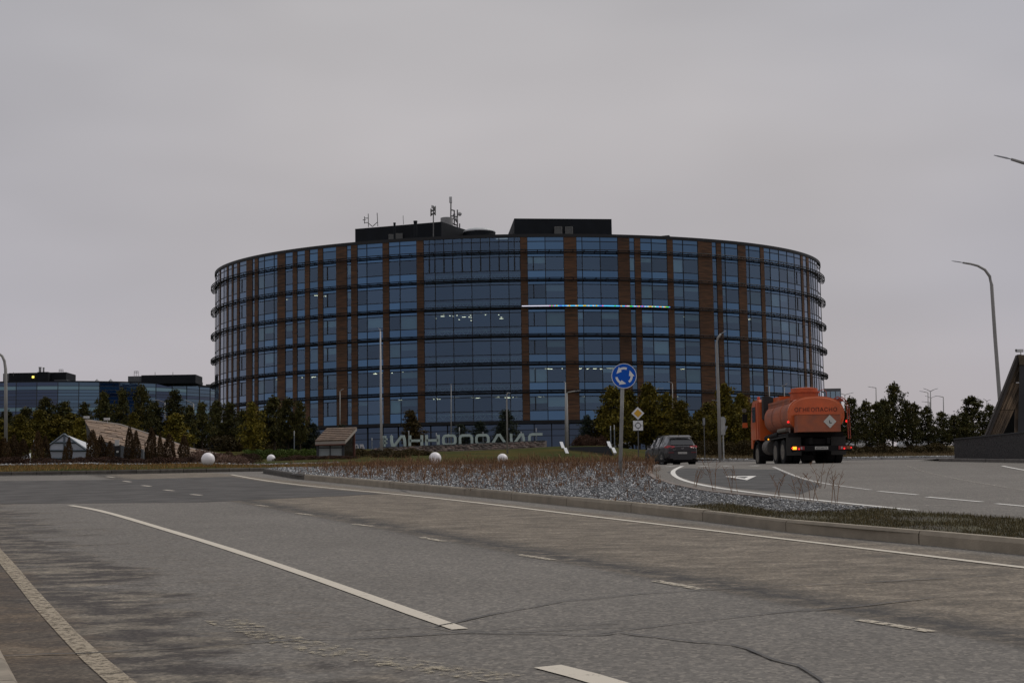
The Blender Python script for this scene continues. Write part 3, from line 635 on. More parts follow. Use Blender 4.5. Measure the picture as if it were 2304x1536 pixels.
for k in range(6):
    z=ZR0-ST*k; band('storey_band',z-.045,z+.05,-.09,.06,frm)
    mb=MB()
    for o_,dz,r_ in ((.62,.22,.06),(.62,-.12,.065),(.34,-.08,.045)):
        pts=[ell(phL-.12+(phR-phL+.24)*i/150,o_)+Vector((0,0,z+dz)) for i in range(151)]; mb.tube(pts,r_,5)
    nb=92
    for i in range(nb+1):
        ph=phL-.12+(phR-phL+.24)*i/nb; a=ell(ph,.03); b=ell(ph,.62); z_=Vector((0,0,z)); mb.tube([a+z_+Vector((0,0,.20)),b+z_+Vector((0,0,.24))],.04,4); mb.tube([a+z_-Vector((0,0,.05)),b+z_-Vector((0,0,.12))],.04,4); mb.tube([b+z_-Vector((0,0,.12)),b+z_+Vector((0,0,.24))],.04,4)
    mb.ob('ring_walkway',ringm,bld,world=True)
# slab above the recessed ground floor
band('canopy_slab',ZB-.45,ZB,-3,.3,frm,full=True,n=160)
# ground floor glazing
gf=[]; npz=56
g_gf=mat_glass('ground_floor_glass',(.010,.032,.070),0,None)
gmb=MB(); gfr=MB()
for i in range(npz):
    a0=phL+(phR-phL)*i/npz; a1=phL+(phR-phL)*(i+1)/npz
    for j,(za,zb_) in enumerate(((ZB-.45,ZB-1.25),(ZB-1.25,ZB-2.1),(ZB-2.1,BZ+.2))):
        gmb.add(quadpane(a0,a1,za,zb_,-1.0),[(0,1,2,3)])
        p=ell(a0,-.97); q=ell(a1,-.97); gfr.hexa([(p.x,p.y,zb_-.04),(q.x,q.y,zb_-.04),(q.x,q.y+.1,zb_-.04),(p.x,p.y+.1,zb_-.04)],[(p.x,p.y,zb_+.04),(q.x,q.y,zb_+.04),(q.x,q.y+.1,zb_+.04),(p.x,p.y+.1,zb_+.04)])
    p=ell(a0,-.95); gfr.box(p.x-.06,p.x+.06,p.y-.1,p.y+.05,BZ,ZB-.45)
tag(gmb.ob('ground_floor_panes',g_gf,bld,world=True),kind='stuff'); gfr.ob('ground_floor_frame',frm,bld,world=True)
# interior: core and slabs
band('core_wall',BZ,zt-.3,-9.2,-9,dark,full=True,n=80)
for k in range(0,7):
    z=ZR0-ST*k-.25; band('floor_slab',z-.2,z+.2,-9,-.15,slabm,n=100,full=True)
band('rear_wall',ZB,zt,-.3,-.02,mat('rear_glass',(.05,.1,.2),.1,metal=1),ph0=phR,ph1=phL+2*math.pi,n=120)
# roof deck
V=[tuple(ell(-math.pi+2*math.pi*i/120,-.3))[:2]+(zt-.2,) for i in range(120)]; newmesh('roof_deck',V,[tuple(range(120))],blk,bld)
# blinds and ceiling lamps behind the glass
bl=mat('roller_blind',(.62,.72,.70),.9,randv=.45); lampm=mat('office_lamp',(1,.86,.6),.5,emit=4.5)
vis=[c for c in cph if c[2] in 'go' and c[3]>560 and c[3]<1800]
rs=random.Random(3)
for k in range(6):
    for pa,pb,t,cxp in vis:
        pr=.38 if k in (0,1,3) else .62
        if rs.random()<pr:
            f=rs.choice([.35,.5,.5,.75,1.0]); z=ZR0-ST*k-.16*ST-.06; q=quadpane(pa+.0008,pb-.0008,z,z-f*.5*ST+.1,-.2); newmesh('roller_blind',q,[(0,1,2,3)],bl,bld)
for k,lo,hi,n_ in ((4,1195,1560,60),(4,1600,1700,10),(5,800,1250,34),(5,1400,1560,16),(4,800,930,12),(2,960,1165,17),(4,600,760,16),(1,690,760,4),(2,800,900,6),(3,650,760,10),(5,1250,1560,10),(1,580,640,3),(2,1560,1760,4)):
    for _ in range(n_):
        px=rs.uniform(lo,hi); ph=ph_of(az(px,pyref(px))); 
        if any(c[2]=='w' and c[0]<=ph<=c[1] for c in cph): continue
        p=ell(ph,-rs.uniform(.6,3.5 if k!=2 else 6)); z=ZR0-ST*k-.50-(rs.uniform(0,.5) if k==2 else 0); L_=rs.choice([.08,.09,.26]); mb=MB(); mb.box(p.x-L_,p.x+L_,p.y-.08,p.y+.08,z-.04,z); mb.ob('ceiling_lamp',lampm,bld,world=True)
# atrium trusses seen through the glass
trm=mat('atrium_truss',(.5,.6,.62),.7); pa,pb=[c for c in cph if c[2]=='a'][0][0],[c for c in cph if c[2]=='a'][-1][1]
for k in range(6):
    mb=MB(); z=ZR0-ST*(k+.83); n_=24
    for i in range(n_):
        a=ell(pa+(pb-pa)*i/n_,-1.2); b=ell(pa+(pb-pa)*(i+1)/n_,-1.2); zz=[Vector((0,0,z+q)) for q in (-.3,.3)]
        mb.tube([a+zz[1],b+zz[1]],.12,4); mb.tube([a+zz[0],b+zz[0]],.05,4); mb.tube([a+zz[i%2],b+zz[(i+1)%2]],.05,4)
    mb.ob('atrium_truss',trm,bld,world=True)
# led line on one ring
leds=[mat('led_'+n,c,.5,emit=e) for n,c,e in (('white',(.8,.8,.95),.9),('cyan',(.1,.6,1),1.2),('yellow',(.9,.7,.1),.9),('green',(.1,.8,.15),.9),('pink',(.9,.25,.7),.9),('blue',(.1,.3,1),1.0))]
pa,pb=ph_of(az(1174,692)),ph_of(az(1502,694)); zl=ZR0-2*ST+.17; mb=MB(); n_=96
for i in range(n_):
    a=pa+(pb-pa)*i/n_; b=pa+(pb-pa)*(i+1)/n_; u=i/n_
    c=0 if u<.16 else rs.choices(range(6),[.5,2.6,.4,.2,.1,.5] if u<.66 else [1,1,1.3,1.2,1,.8])[0]
    if .16<u<.2: c=rs.choice([3,4,0])
    p=ell(a,.72); q=ell(b,.72); mb.hexa([(p.x,p.y,zl-.05),(q.x,q.y,zl-.05),(q.x,q.y+.04,zl-.05),(p.x,p.y+.04,zl-.05)],[(p.x,p.y,zl+.05),(q.x,q.y,zl+.05),(q.x,q.y+.04,zl+.05),(p.x,p.y+.04,zl+.05)],c)
mb.ob('led_strip',leds,bld,world=True)
# roof blocks
def roofblock(name,pts,ztop,m=blk):
    mb=MB(); lo=[(p[0],p[1],zt-.3) for p in pts]; hi=[(p[0],p[1],ztop) for p in pts]; mb.hexa(lo,hi); return mb.ob(name,m,bld,world=True)
A1=P(799,515,231.5); B1=P(993,499,226.5); C1=P(1050,521,234); zt1=(A1.z+B1.z)/2
dvec=Vector((C1.x-B1.x,C1.y-B1.y,0))
roofblock('roof_block',[(A1.x,A1.y),(B1.x,B1.y),(C1.x,C1.y),(A1.x+dvec.x,A1.y+dvec.y)],zt1)
A2_=P(1157,491,221.5); B2=P(1376,493.5,223.2); D2=P(1143,520,235); 
roofblock('roof_block',[(A2_.x,A2_.y),(B2.x,B2.y),(B2.x+D2.x-A2_.x,B2.y+13),(D2.x,D2.y)],(A2_.z+B2.z)/2)
lou=mat('louvre_panel',(.075,.078,.075),.6); lfr=mat('louvre_frame',(.16,.16,.15),.6)
def louvre(x0,y0,x1,y1,D0,D1):
    a=P(x0,y0,D0); b=P(x1,y0,D1); zb_=P(x0,y1,D0).z; zt_=a.z; a.y-=.12;b.y-=.12
    mb=MB(); mb.hexa([(a.x,a.y,zb_),(b.x,b.y,zb_),(b.x,b.y+.1,zb_),(a.x,a.y+.1,zb_)],[(a.x,a.y,zt_),(b.x,b.y,zt_),(b.x,b.y+.1,zt_),(a.x,a.y+.1,zt_)],0)
    for t0,t1 in (((a.x,zb_),(b.x,zb_)),((b.x,zb_),(b.x,zt_)),((b.x,zt_),(a.x,zt_)),((a.x,zt_),(a.x,zb_))): mb.tube([(t0[0],a.y-.03,t0[1]),(t1[0],a.y-.03,t1[1])],.035,4,1)
    mb.ob('louvre',[lou,lfr],bld,world=True)
louvre(875,528,888,541,229.3,229); louvre(891,526,906,539,229,228.6); louvre(1248,511,1264,527,222,222.2); louvre(1272,511,1288,527,222.3,222.5)
# chimneys, pipe stacks
def stackb(x,ytop,ybot,wpx,D,m=blk,name='roof_vent'):
    p=P(x,ytop,D); q=P(x,ybot,D); r_=wpx/2/FPX*D; mb=MB(); mb.lathe([(r_,0),(r_,p.z-q.z-.25),(r_*1.15,p.z-q.z-.25),(r_*1.15,p.z-q.z)],10,M=Matrix.Translation((q.x,q.y,q.z))); return mb.ob(name,m,bld,world=True)
stackb(888,501,545,5,227.5); stackb(935,497,540,8,226.5)
# round skylight drum
pc=P(1078,524,232); mb=MB(); rr=38/FPX*232
mb.lathe([(rr*1.05,-2.5),(rr*.98,-.35),(rr*.97,-.05)],28,M=Matrix.Translation((pc.x,pc.y,pc.z))); mb.ob('skylight_drum',blk,bld,world=True)
mb=MB(); mb.lathe([(rr,-.04),(rr*.96,.20),(rr*.75,.50),(rr*.4,.66),(.1,.70)],28,M=Matrix.Translation((pc.x,pc.y,pc.z))); mb.ob('skylight_dome',mat('skylight_dome',(.45,.46,.47),.5),bld,world=True,smooth=True)
# roof hump right
p=P(1488,530,224); mb=MB(); mb.prism([P(1474,534,224),P(1490,530.5,224),P(1506,529,224),P(1509,536,224),P(1474,536,224)],(0,3,0)); mb.ob('roof_vent',capm,bld,world=True)
# ---- antennas (each a thing standing on the roof)
steel=mat('antenna_steel',(.10,.10,.10),.6); pale=mat('antenna_pale',(.42,.42,.42),.6)
def ant(name,label,cat,D,segs,r=.05,extra=None,m=steel):
    p0=P(*segs[0][0],D); t=thing(name,label,cat,(p0.x,p0.y,p0.z)); mb=MB()
    for s_ in segs:
        mb.tube([P(a,b,D)-p0 for a,b in s_],r,5)
    mb.ob('mast',m,t)
    if extra: extra(t,p0)
    return t
ant('antenna','twin whip radio antenna with small side dipole at left end of the roof block','antenna',230,[[(829,511),(828.5,481)],[(820,503),(820,487)],[(820,491),(828.5,491)],[(820,501),(828.5,501)],[(816,495),(823,495)]],.06)
ant('antenna','plain whip antenna with angled brace beside the twin antenna','antenna',229.5,[[(850,509),(848.5,479)],[(838,510),(849,500)],[(838,510),(829,502)]],.06)
ant('antenna','single thin rod antenna between two black roof pipes','antenna',228,[[(908,505),(907,491),(907,485)]],.04)
def horns(t,p0):
    for dx,dy,s_ in ((-4,474,-1),(-4,482,-1),(4,472,1),(4,480,1),(4,468,1)):
        a=P(974.5,dy,226)-p0; b=P(974.5+s_*6,dy,226)-p0; mb=MB(); mb.tube([a,b],[.06,.36],8); mb.ob('horn',mat('siren_horn',(.13,.13,.12),.6),t)
ant('siren_mast','thin siren mast with a cluster of horn loudspeakers, in front of the roof block','siren',226,[[(975,534),(975,463)],[(972,462),(972,469)]],.09,horns)
def dishes(t,p0):
    for (x,y,r_,D) in ((1034,482,4.6,232),(1026,494,3.8,232),(1021,484,3,233)):
        c_=P(x,y,D)-p0; rr=r_/FPX*D; mb=MB(); mb.lathe([(rr,0),(rr,.12),(rr*.9,.3),(rr*.5,.5),(.02,.56)],14,M=Matrix.Translation(c_)@Matrix.Rotation(R(80),4,'X')@Matrix.Rotation(R(20),4,'Y')); mb.ob('dish',pale,t,smooth=True)
    c_=P(1014,449,232)-p0; mb=MB(); mb.box(c_.x-.22,c_.x+.2,c_.y-.2,c_.y+.2,c_.z-.5,c_.z+.4); mb.ob('floodlight',pale,t)
ant('antenna_tower','telecom mast cluster with round white dishes and panel antennas on the roof','antenna',232,[[(1014,505),(1014.5,453)],[(1014,472),(1022,474)],[(1022,507),(1022,473)],[(1029,512),(1029,472)],[(1034,512),(1034,503)],[(1014,486),(1029,488)],[(1015,500),(1022,488),(1028,500)],[(1018,503),(1030,508)]],.11,dishes)
pc=P(1005,493,231); t=tag(MB().lathe([(.95,-1.6),(.95,.15),(.8,.2)],16,M=Matrix.Translation(pc)).ob('rooftop_tank',mat('tank_grey',(.22,.22,.22),.6),smooth=False),'pale grey round tank beside the dish mast on the roof','tank')

# ================================================================ FAR BUILDINGS
def farbuilding():
    Yc2=388.; Xc2=az(140,880)*Yc2; a2,b2=43.,36.
    def el(ph,o_=0): return Vector((Xc2+(a2+o_)*math.sin(ph),Yc2-(b2+o_)*math.cos(ph),0))
    z0=G(Xc2,Yc2-b2)-1; ztop=P(160,858,352).z; t=thing('office_building','long low dark glass office building with two black roof blocks, far left behind the pines','building',(Xc2,Yc2-b2,z0))
    ms=[mat_glass('far_glass_'+n,c,0,None,.05,.2) for n,c in (('blue',(.050,.105,.165)),('light',(.105,.20,.245)),('deep',(.014,.034,.080)))]
    n=26; ph0,ph1=R(-82),R(82); rws=[]; z=ztop
    pat=[('blue',.9),('light',.9),('blue',.75),('deep',.7),('blue',.85),('blue',.85)]
    i=0
    while z>z0+7: m_,h_=pat[i%6]; rws.append((z,z-h_,('blue','light','deep').index(m_))); z-=h_; i+=1
    fr_=MB(); cnt=0; mbs=MB(); r2=random.Random(5)
    for c in range(n):
        a=ph0+(ph1-ph0)*c/n; b=ph0+(ph1-ph0)*(c+1)/n; A_,B_=el(a),el(b); darkc=(c in (12,13,14)) or c==20
        for za,zb_,mi in rws:
            q=[(A_.x,A_.y,zb_),(B_.x,B_.y,zb_),(B_.x,B_.y,za),(A_.x,A_.y,za)]; mi2=2 if darkc and mi!=1 else (mi if r2.random()<.85 else 0)
            if c>=4 and cnt<290: newmesh('window_pane',q,[(0,1,2,3)],ms[mi2],t); cnt+=1
            else: mbs.add(q,[(0,1,2,3)],mi2)
        p=el(a,.05); fr_.box(p.x-.08,p.x+.08,p.y-.05,p.y+.1,z0,ztop)
    tag(mbs.ob('small_window_panes',ms,t,world=True),kind='stuff')
    for za,zb_,mi in rws:
        for c in range(n):
            a=el(ph0+(ph1-ph0)*c/n,.04); b=el(ph0+(ph1-ph0)*(c+1)/n,.04); fr_.hexa([(a.x,a.y,za-.06),(b.x,b.y,za-.06),(b.x,b.y+.1,za-.06),(a.x,a.y+.1,za-.06)],[(a.x,a.y,za+.04),(b.x,b.y,za+.04),(b.x,b.y+.1,za+.04),(a.x,a.y+.1,za+.04)])
    fr_.ob('mullion_grid',mat('far_mullion',(.02,.025,.035),.6),t,world=True)
    mb=MB(); V=[el(ph0+(ph1-ph0)*i/40,-.2) for i in range(41)]
    mb.add([(v.x,v.y,z0) for v in V]+[(v.x,v.y,ztop+.3) for v in V]+[(v.x,v.y+30,ztop+.3) for v in V],[(i,i+1,42+i,41+i) for i in range(40)]+[(41+i,42+i,83+i,82+i) for i in range(40)]); mb.ob('wall',blk,t,world=True)
    def blkp(x0,x1,yt,yb,D,dx=0,name='roof_block',m=blk,dep=8):
        a=P(x0,yt,D); b=P(x1,yt,D); zb_=ztop; mb=MB(); zt_=(a.z+b.z)/2; mb.hexa([(a.x,D,zb_),(b.x,D,zb_),(b.x,D+dep,zb_),(a.x+dx,D+dep,zb_)],[(a.x,D,zt_),(b.x,D,zt_),(b.x,D+dep,zt_),(a.x+dx,D+dep,zt_)]); mb.ob(name,m,t,world=True)
    blkp(20,149,838,862,362); blkp(7,20,840,862,363,name='roof_block',m=mat('block_side',(.11,.11,.12),.7)); blkp(84,108,836.5,840,360); blkp(318,440,843,868,362); blkp(288,318,846,862,366,m=mat('duct_grey',(.06,.065,.07),.6),name='roof_duct'); blkp(122,150,854,860,358,m=mat('duct_grey',(.06,.065,.07),.6),name='roof_duct',dep=3)
    blkp(442,451,858,868,368,m=mat('block_side',(.11,.11,.12),.7),dep=3); blkp(463,482,864,880,372,m=mat('block_side',(.11,.11,.12),.7),dep=4)
    for x,yt,yb,w_ in ((90,827,838,6),(98,828,838,4)): 
        p=P(x,yt,362); q=P(x,yb,362); mb=MB(); mb.lathe([(w_/2/FPX*362,0),(w_/2/FPX*362,p.z-q.z),(w_/1.6/FPX*362,p.z-q.z),(w_/1.6/FPX*362,p.z-q.z+.15)],8,M=Matrix.Translation(q)); mb.ob('chimney',mat('chimney_grey',(.25,.25,.25),.6),t,world=True)
    for x0,yt,yb in ((133,831,838),(302,835,854)):
        mb=MB(); 
        for dx in (0,4.5,9): mb.tube([P(x0+dx,yb,361),P(x0+dx,yt,361)],.05,4)
        mb.tube([P(x0,yt,361),P(x0+9,yt,361)],.05,4); mb.tube([P(x0,yt+3,361),P(x0+9,yt+3,361)],.05,4); mb.ob('roof_rail',steel,t,world=True)
    for x in (218,249):
        p=P(x,860,358); mb=MB(); mb.lathe([(.85,-.5),(.8,0),(.05,.8)],4,M=Matrix.Translation(p)); mb.ob('skylight',mat('tank_grey',(.22,.22,.22),.6),t,world=True)
    p=P(75,848,361.8); mb=MB(); mb.lathe([(.25,-.25),(.3,0),(.25,.25)],8,M=Matrix.Translation((p.x,p.y-.2,p.z))); mb.ob('wall_lamp',mat('yellow_lamp',(1,.8,.15),.5,emit=1.5),t,world=True)
    for x in (30,389,349): 
        mb=MB(); mb.tube([P(x,846,362),P(x,837,362)],.06,4); mb.ob('lightning_rod',steel,t,world=True)
farbuilding()
def sidebuilding():
    D=300; a=P(1845,874,D); b=P(1892,876,D); z0=G(a.x,D)-1; ztop=a.z; t=thing('office_building','small far grey block with blue windows just right of the round building','building',(a.x,D,z0))
    mb=MB(); mb.hexa([(a.x-6,D,z0),(b.x,D,z0),(b.x,D+14,z0),(a.x-6,D+14,z0)],[(a.x-6,D,ztop),(b.x,D,ztop),(b.x,D+14,ztop),(a.x-6,D+14,ztop)]); mb.ob('wall',mat('far_grey_wall',(.13,.125,.13),.8),t,world=True)
    g=mat_glass('far_window',(.16,.24,.30),0,None,.1); z=ztop-.6; i=0
    while z>z0+6:
        for c in range(5):
            x0=a.x-1+(b.x-a.x+1)*c/5; x1=a.x-1+(b.x-a.x+1)*(c+1)/5-.15; newmesh('window',[(x0,D-.06,z-1.6),(x1,D-.06,z-1.6),(x1,D-.06,z),(x0,D-.06,z)],[(0,1,2,3)],g,t)
        z-=2.4
sidebuilding()
# ================================================================ LAWN OBJECTS
def boxat(c,hx,hy,z0,z1,mb=None,rot=0,i=0):
    mb=mb or MB(); return mb.box(-hx,hx,-hy,hy,z0,z1,i,Matrix.Translation(c)@Matrix.Rotation(rot,4,'Z'))
# white sphere lamps
sph_m=mat('sphere_white',(.74,.71,.72),.4,bump=.05,bscale=4); base_m=mat('socket_dark',(.05,.05,.05),.7)
for px,py,r_,D,lb in ((468,1033,15.2,66,'clean white globe lamp at the kerb in front of the wooden slope'),(610,1031.5,9.6,98,'smallest white globe lamp half hidden by shrubs before the green bank'),(979,1030.5,13.8,71,'white globe lamp behind the weeds below the big letters, left of the thin pole'),(1130.5,1032,12,83,'white globe lamp at the foot of the thin pole')):
    c=P(px,py,D); rr=r_/FPX*D; g_=G(c.x,c.y); t=thing('globe_lamp',lb,'lamp',(c.x,c.y,g_),0,'white globe lamps on the lawn'); bm=MB()
    prof=[(max(.001,rr*math.sin(math.pi*k/18)),-rr*math.cos(math.pi*k/18)) for k in range(19)]
    bm.lathe(prof,28,M=Matrix.Translation((0,0,c.z-g_))); bm.ob('globe',sph_m,t,smooth=True); MB().lathe([(rr*.5,-.3),(rr*.5,c.z-g_-rr*.86)],12).ob('socket',base_m,t)
# kiosk with plank roof
kD=88; rw=mat('shingle_wood',(.17,.12,.085),.85,col2=(.105,.07,.05),vscale=6,stretch=(1,1,1),randv=.2); fasc=mat('fascia_pale',(.26,.23,.20),.8); kgl=mat('kiosk_glass',(.25,.28,.29),.3); kfr=mat('kiosk_frame',(.022,.026,.032),.5); kred=mat('kiosk_red_wood',(.12,.045,.03),.8)
k0=P(712,1027,kD); kx=thing('kiosk','small glazed kiosk with tilted brown shingle roof on the grass bank','kiosk',(k0.x,k0.y,G(k0.x,k0.y)-.1))
dy=2.2
FL=P(709,992,kD-.5); FR=P(777,990,kD-.5); BR=P(803,961,kD+dy); BL=P(736,963,kD+dy)
nr=7
for i in range(nr):
    for j in range(5):
        a0,a1=i/nr,(i+1)/nr; b0,b1=j/5,(j+1)/5
        q=[FL.lerp(FR,b0).lerp(BL.lerp(BR,b0),a0),FL.lerp(FR,b1).lerp(BL.lerp(BR,b1),a0),FL.lerp(FR,b1).lerp(BL.lerp(BR,b1),a1),FL.lerp(FR,b0).lerp(BL.lerp(BR,b0),a1)]
        up=Vector((0,-.02,.04)); c=sum(q,Vector())/4; q=[c+(v-c)*.97 for v in q]; mb=MB(); lo=[v+Vector((0,0,-.03)) for v in q]; hi=[q[0]+up*1.4,q[1]+up*1.4,q[2]+up*.3,q[3]+up*.3]; mb.hexa(lo,hi); mb.ob('shingle',rw,kx,world=True)
mb=MB(); th=Vector((0,0,-.20)); d0=Vector((0,0,-.035))
mb.hexa([FL+th,FR+th,BR+th,BL+th],[FL+d0,FR+d0,BR+d0,BL+d0]); mb.ob('roof_deck',fasc,kx,world=True)
mb=MB(); e=Vector((0,-.03,0)); mb.hexa([FL+e+Vector((0,0,-.26)),FR+e+Vector((0,0,-.26)),FR+Vector((0,0,-.26)),FL+Vector((0,0,-.26))],[FL+e+Vector((0,0,-.2)),FR+e+Vector((0,0,-.2)),FR+Vector((0,0,-.2)),FL+Vector((0,0,-.2))]); mb.ob('fascia',kred,kx,world=True)
WL=P(717,1027,kD); WR=P(769,1027,kD); WB=P(797,1024,kD+dy); zb=kx.location.z-.2; zt1_=FL.z-.25; zt2_=BR.z-.25
mb=MB(); 
for a,b in ((WL,WR),):
    mb.add([(a.x,a.y,zb),(b.x,b.y,zb),(b.x,b.y,zt1_),(a.x,a.y,zt1_)],[(0,1,2,3)])
mb.ob('window',kgl,kx,world=True)
mb=MB(); mb.add([(WR.x+.1,WR.y,zb),(WB.x,WB.y,zb),(WB.x,WB.y,zt2_),(WR.x+.1,WR.y,zt1_)],[(0,1,2,3)]); mb.ob('side_window',mat_glass('kiosk_side_glass',(.07,.08,.085),0,None,.15),kx,world=True)
mb=MB(); mb.add([(WL.x,WL.y,zb),(WL.x,WL.y+dy,zb),(WL.x,WL.y+dy,zt2_),(WL.x,WL.y,zt1_)],[(0,1,2,3)]); mb.add([(WL.x,WL.y+dy,zb),(WB.x,WB.y,zb),(WB.x,WB.y,zt2_),(WL.x,WL.y+dy,zt2_)],[(0,1,2,3)]); mb.ob('rear_wall',kfr,kx,world=True)
for x0,x1 in ((WL.x-.12,WL.x+.02),(WR.x,WR.x+.14),((WL.x+WR.x)/2-.03,(WL.x+WR.x)/2+.03)): mb=MB(); mb.box(x0,x1,WL.y-.06,WL.y+.06,zb,zt1_); mb.ob('post',kfr,kx,world=True)
mb=MB(); z_=P(740,1007,kD).z; mb.box(WL.x,WR.x,WL.y-.04,WL.y+.02,z_-.03,z_+.03); mb.ob('crossbar',kfr,kx,world=True)
mb=MB(); mb.box(WB.x-.06,WB.x+.06,WB.y-.06,WB.y+.06,zb,zt2_); mb.ob('rear_post',kred,kx,world=True)
# wooden slope roof on the left
sl=thing('wooden_ramp','long low triangular plank-clad roof rising leftwards behind the juniper bushes','pavilion',at(380,84)); plk=mat('ramp_plank',(.22,.150,.100),.85,col2=(.13,.088,.060),vscale=2.5,stretch=(.6,.6,3),randv=.22)
sD0,sD1=80.,88.
topL=[P(x,y,D) for x,y,D in ((190,946,88),(270,957,87.2),(350,983,86.2),(430,1011,85.4),(500,1025,84.8),(560,1037,84))]
botL=[P(x,y,D) for x,y,D in ((213,989,82),(280,1006,81.4),(350,1022,81),(430,1036,80.5),(500,1040,80.5),(560,1041,80.5))]
nr=11; ns=10
def lerpline(L,u): 
    u=u*(len(L)-1); i=min(int(u),len(L)-2); return L[i].lerp(L[i+1],u-i)
for i in range(nr):
    off=(i%3)*.033
    for j in range(ns):
        u0,u1=min(1,max(0,(j/ns)+off-(.033 if j else off+0))),min(1,((j+1)/ns)+off-.033) if j<ns-1 else 1; v0,v1=i/nr,(i+1)/nr-.012
        u0+=.002
        q=[lerpline(topL,u0).lerp(lerpline(botL,u0),v0),lerpline(topL,u1).lerp(lerpline(botL,u1),v0),lerpline(topL,u1).lerp(lerpline(botL,u1),v1),lerpline(topL,u0).lerp(lerpline(botL,u0),v1)]
        n=Vector((0,-.05,.05))*random.uniform(.6,1.5); mb=MB(); mb.hexa([v-n for v in q[::-1]],[v+n for v in q[::-1]]); mb.ob('plank',plk,sl,world=True)
mb=MB(); bk_=Vector((0,.25,-.25)); tl,bl_=topL,botL
V=[]; 
for u in range(13): a=lerpline(tl,u/12); b=lerpline(bl_,u/12); V+= [a+Vector((0,.2,-.12)),b+Vector((0,.12,-.12)),Vector((b.x,b.y+.4,b.z-1.6)),Vector((a.x,a.y+1.5,min(a.z,b.z)-1.6))]
F=[(4*i+j,4*i+4+j,4*i+4+(j+1)%4,4*i+(j+1)%4) for i in range(12) for j in range(4)]+[(0,1,2,3),(48,49,50,51)]
mb.add(V,F); mb.ob('deck_core',mat('core_dark',(.03,.028,.026),.9),sl,world=True)
mb=MB(); a=P(285,1001,80.6); b=P(322,1011,80.6); mb.hexa([(a.x-1.2,a.y,a.z-1.3),(b.x,b.y,a.z-1.3),(b.x,b.y+.3,a.z-1.3),(a.x-1.2,a.y+.3,a.z-1.3)],[(a.x-1.2,a.y,a.z+.15),(b.x,b.y,b.z),(b.x,b.y+.3,b.z),(a.x-1.2,a.y+.3,a.z+.15)]); mb.ob('doorway_panel',mat('grey_panel',(.075,.08,.09),.7),sl,world=True)
mb=MB()
for i in range(10): a=lerpline(topL,i/10); b=lerpline(topL,(i+1)/10); mb.tube([a+Vector((0,.05,.06)),b+Vector((0,.05,.06))],.05,4)
mb.ob('edge_trim',fasc,sl,world=True)
def cctv(px,py,pyb,D,lb,s_=.7,mir=1):
    b=P(px,pyb,D); c=P(px,py,D)-b; t=thing('security_camera',lb,'camera',b); MB().tube([(0,0,-.05),(0,0,c.z)],.03*s_,6).ob('bracket',pale,t)
    mb=MB(); mb.box(-.28*s_*1.0,.16*s_,-.09*s_,.09*s_,c.z-.02,c.z+.16*s_); mb.ob('housing',mat('camera_housing',(.5,.5,.5),.5),t)
    mb=MB(); mb.box(-.34*s_,-.28*s_,-.1*s_,.1*s_,c.z+.0,c.z+.17*s_); mb.ob('hood',steel,t); return t
cctv(196,940,947,88,'small white camera above the peak of the wooden ramp'); cctv(242,944,953,87.4,'small white camera on top of the wooden ramp, right of its peak')
# glass house
gD=72.; wht=mat('glasshouse_panel',(.50,.51,.53),.6); gfrm=mat('glasshouse_frame',(.10,.125,.15),.5); ggl=mat('glasshouse_glass',(.38,.41,.46),.35,randv=.1)
gh=thing('greenhouse','low pointed white glass pavilion among the brown junipers at the left','pavilion',at(150,gD))
pt=lambda x,y,D=gD: P(x,y,D)
ap=pt(145,976); eL=pt(109,1003); eR=pt(196,1012); bL=pt(105,1044); bR=pt(198,1044); gm=pt(145,1044)
for nm,poly in (('pane',[pt(145,995),ap,pt(118,995)]),('pane',[pt(145,995),pt(171,995),ap]),('pane',[pt(145,1013),pt(145,995),pt(118,995),eL,pt(107,1013)]),('pane',[pt(145,1013),pt(196,1013),pt(171,995),pt(145,995)]),('pane',[pt(106,1031),pt(145,1031),pt(145,1013),pt(107,1013)]),('pane',[pt(145,1031),pt(197,1031),pt(196,1013),pt(145,1013)]),('pane',[bL,gm,pt(145,1031),pt(106,1031)]),('pane',[gm,bR,pt(197,1031),pt(145,1031)])):
    newmesh(nm,poly,[tuple(range(len(poly)))],ggl,gh)
bkv=Vector((-.45,1.6,.05))
for nm,q in (('roof_panel',[eL+Vector((-.08,0,0)),ap,ap+bkv,eL+bkv+Vector((-.0,0,.0))]),('roof_panel',[ap,eR+Vector((.1,0,0)),eR+bkv+Vector((.25,0,.25)),ap+bkv])):
    mb=MB(); mb.hexa([v-Vector((0,0,.05)) for v in q],q); mb.ob(nm,wht,gh,world=True)
for seg in ((ap,eL,bL),(ap,eR,bR),(ap,gm),(pt(118,995),pt(171,995)),(pt(107,1013),pt(196,1013)),(pt(106,1031),pt(197,1031))):
    mb=MB(); mb.tube([v+Vector((0,-.04,0)) for v in seg],.045,4); mb.ob('frame_bar',gfrm,gh,world=True)
for q in ([pt(18,1046,73),pt(68,1046,73),pt(68,1019,74),pt(48,1028,74)],[pt(237,1046,73),pt(262,1046,73),pt(245,1031,74),pt(240,1036,74)],[pt(198,1046,75),pt(230,1046,75),pt(214,1014,75),pt(200,1005,75)]):
    mb=MB(); mb.prism(q,(0,.08,0)); mb.ob('side_panel',wht,gh,world=True)
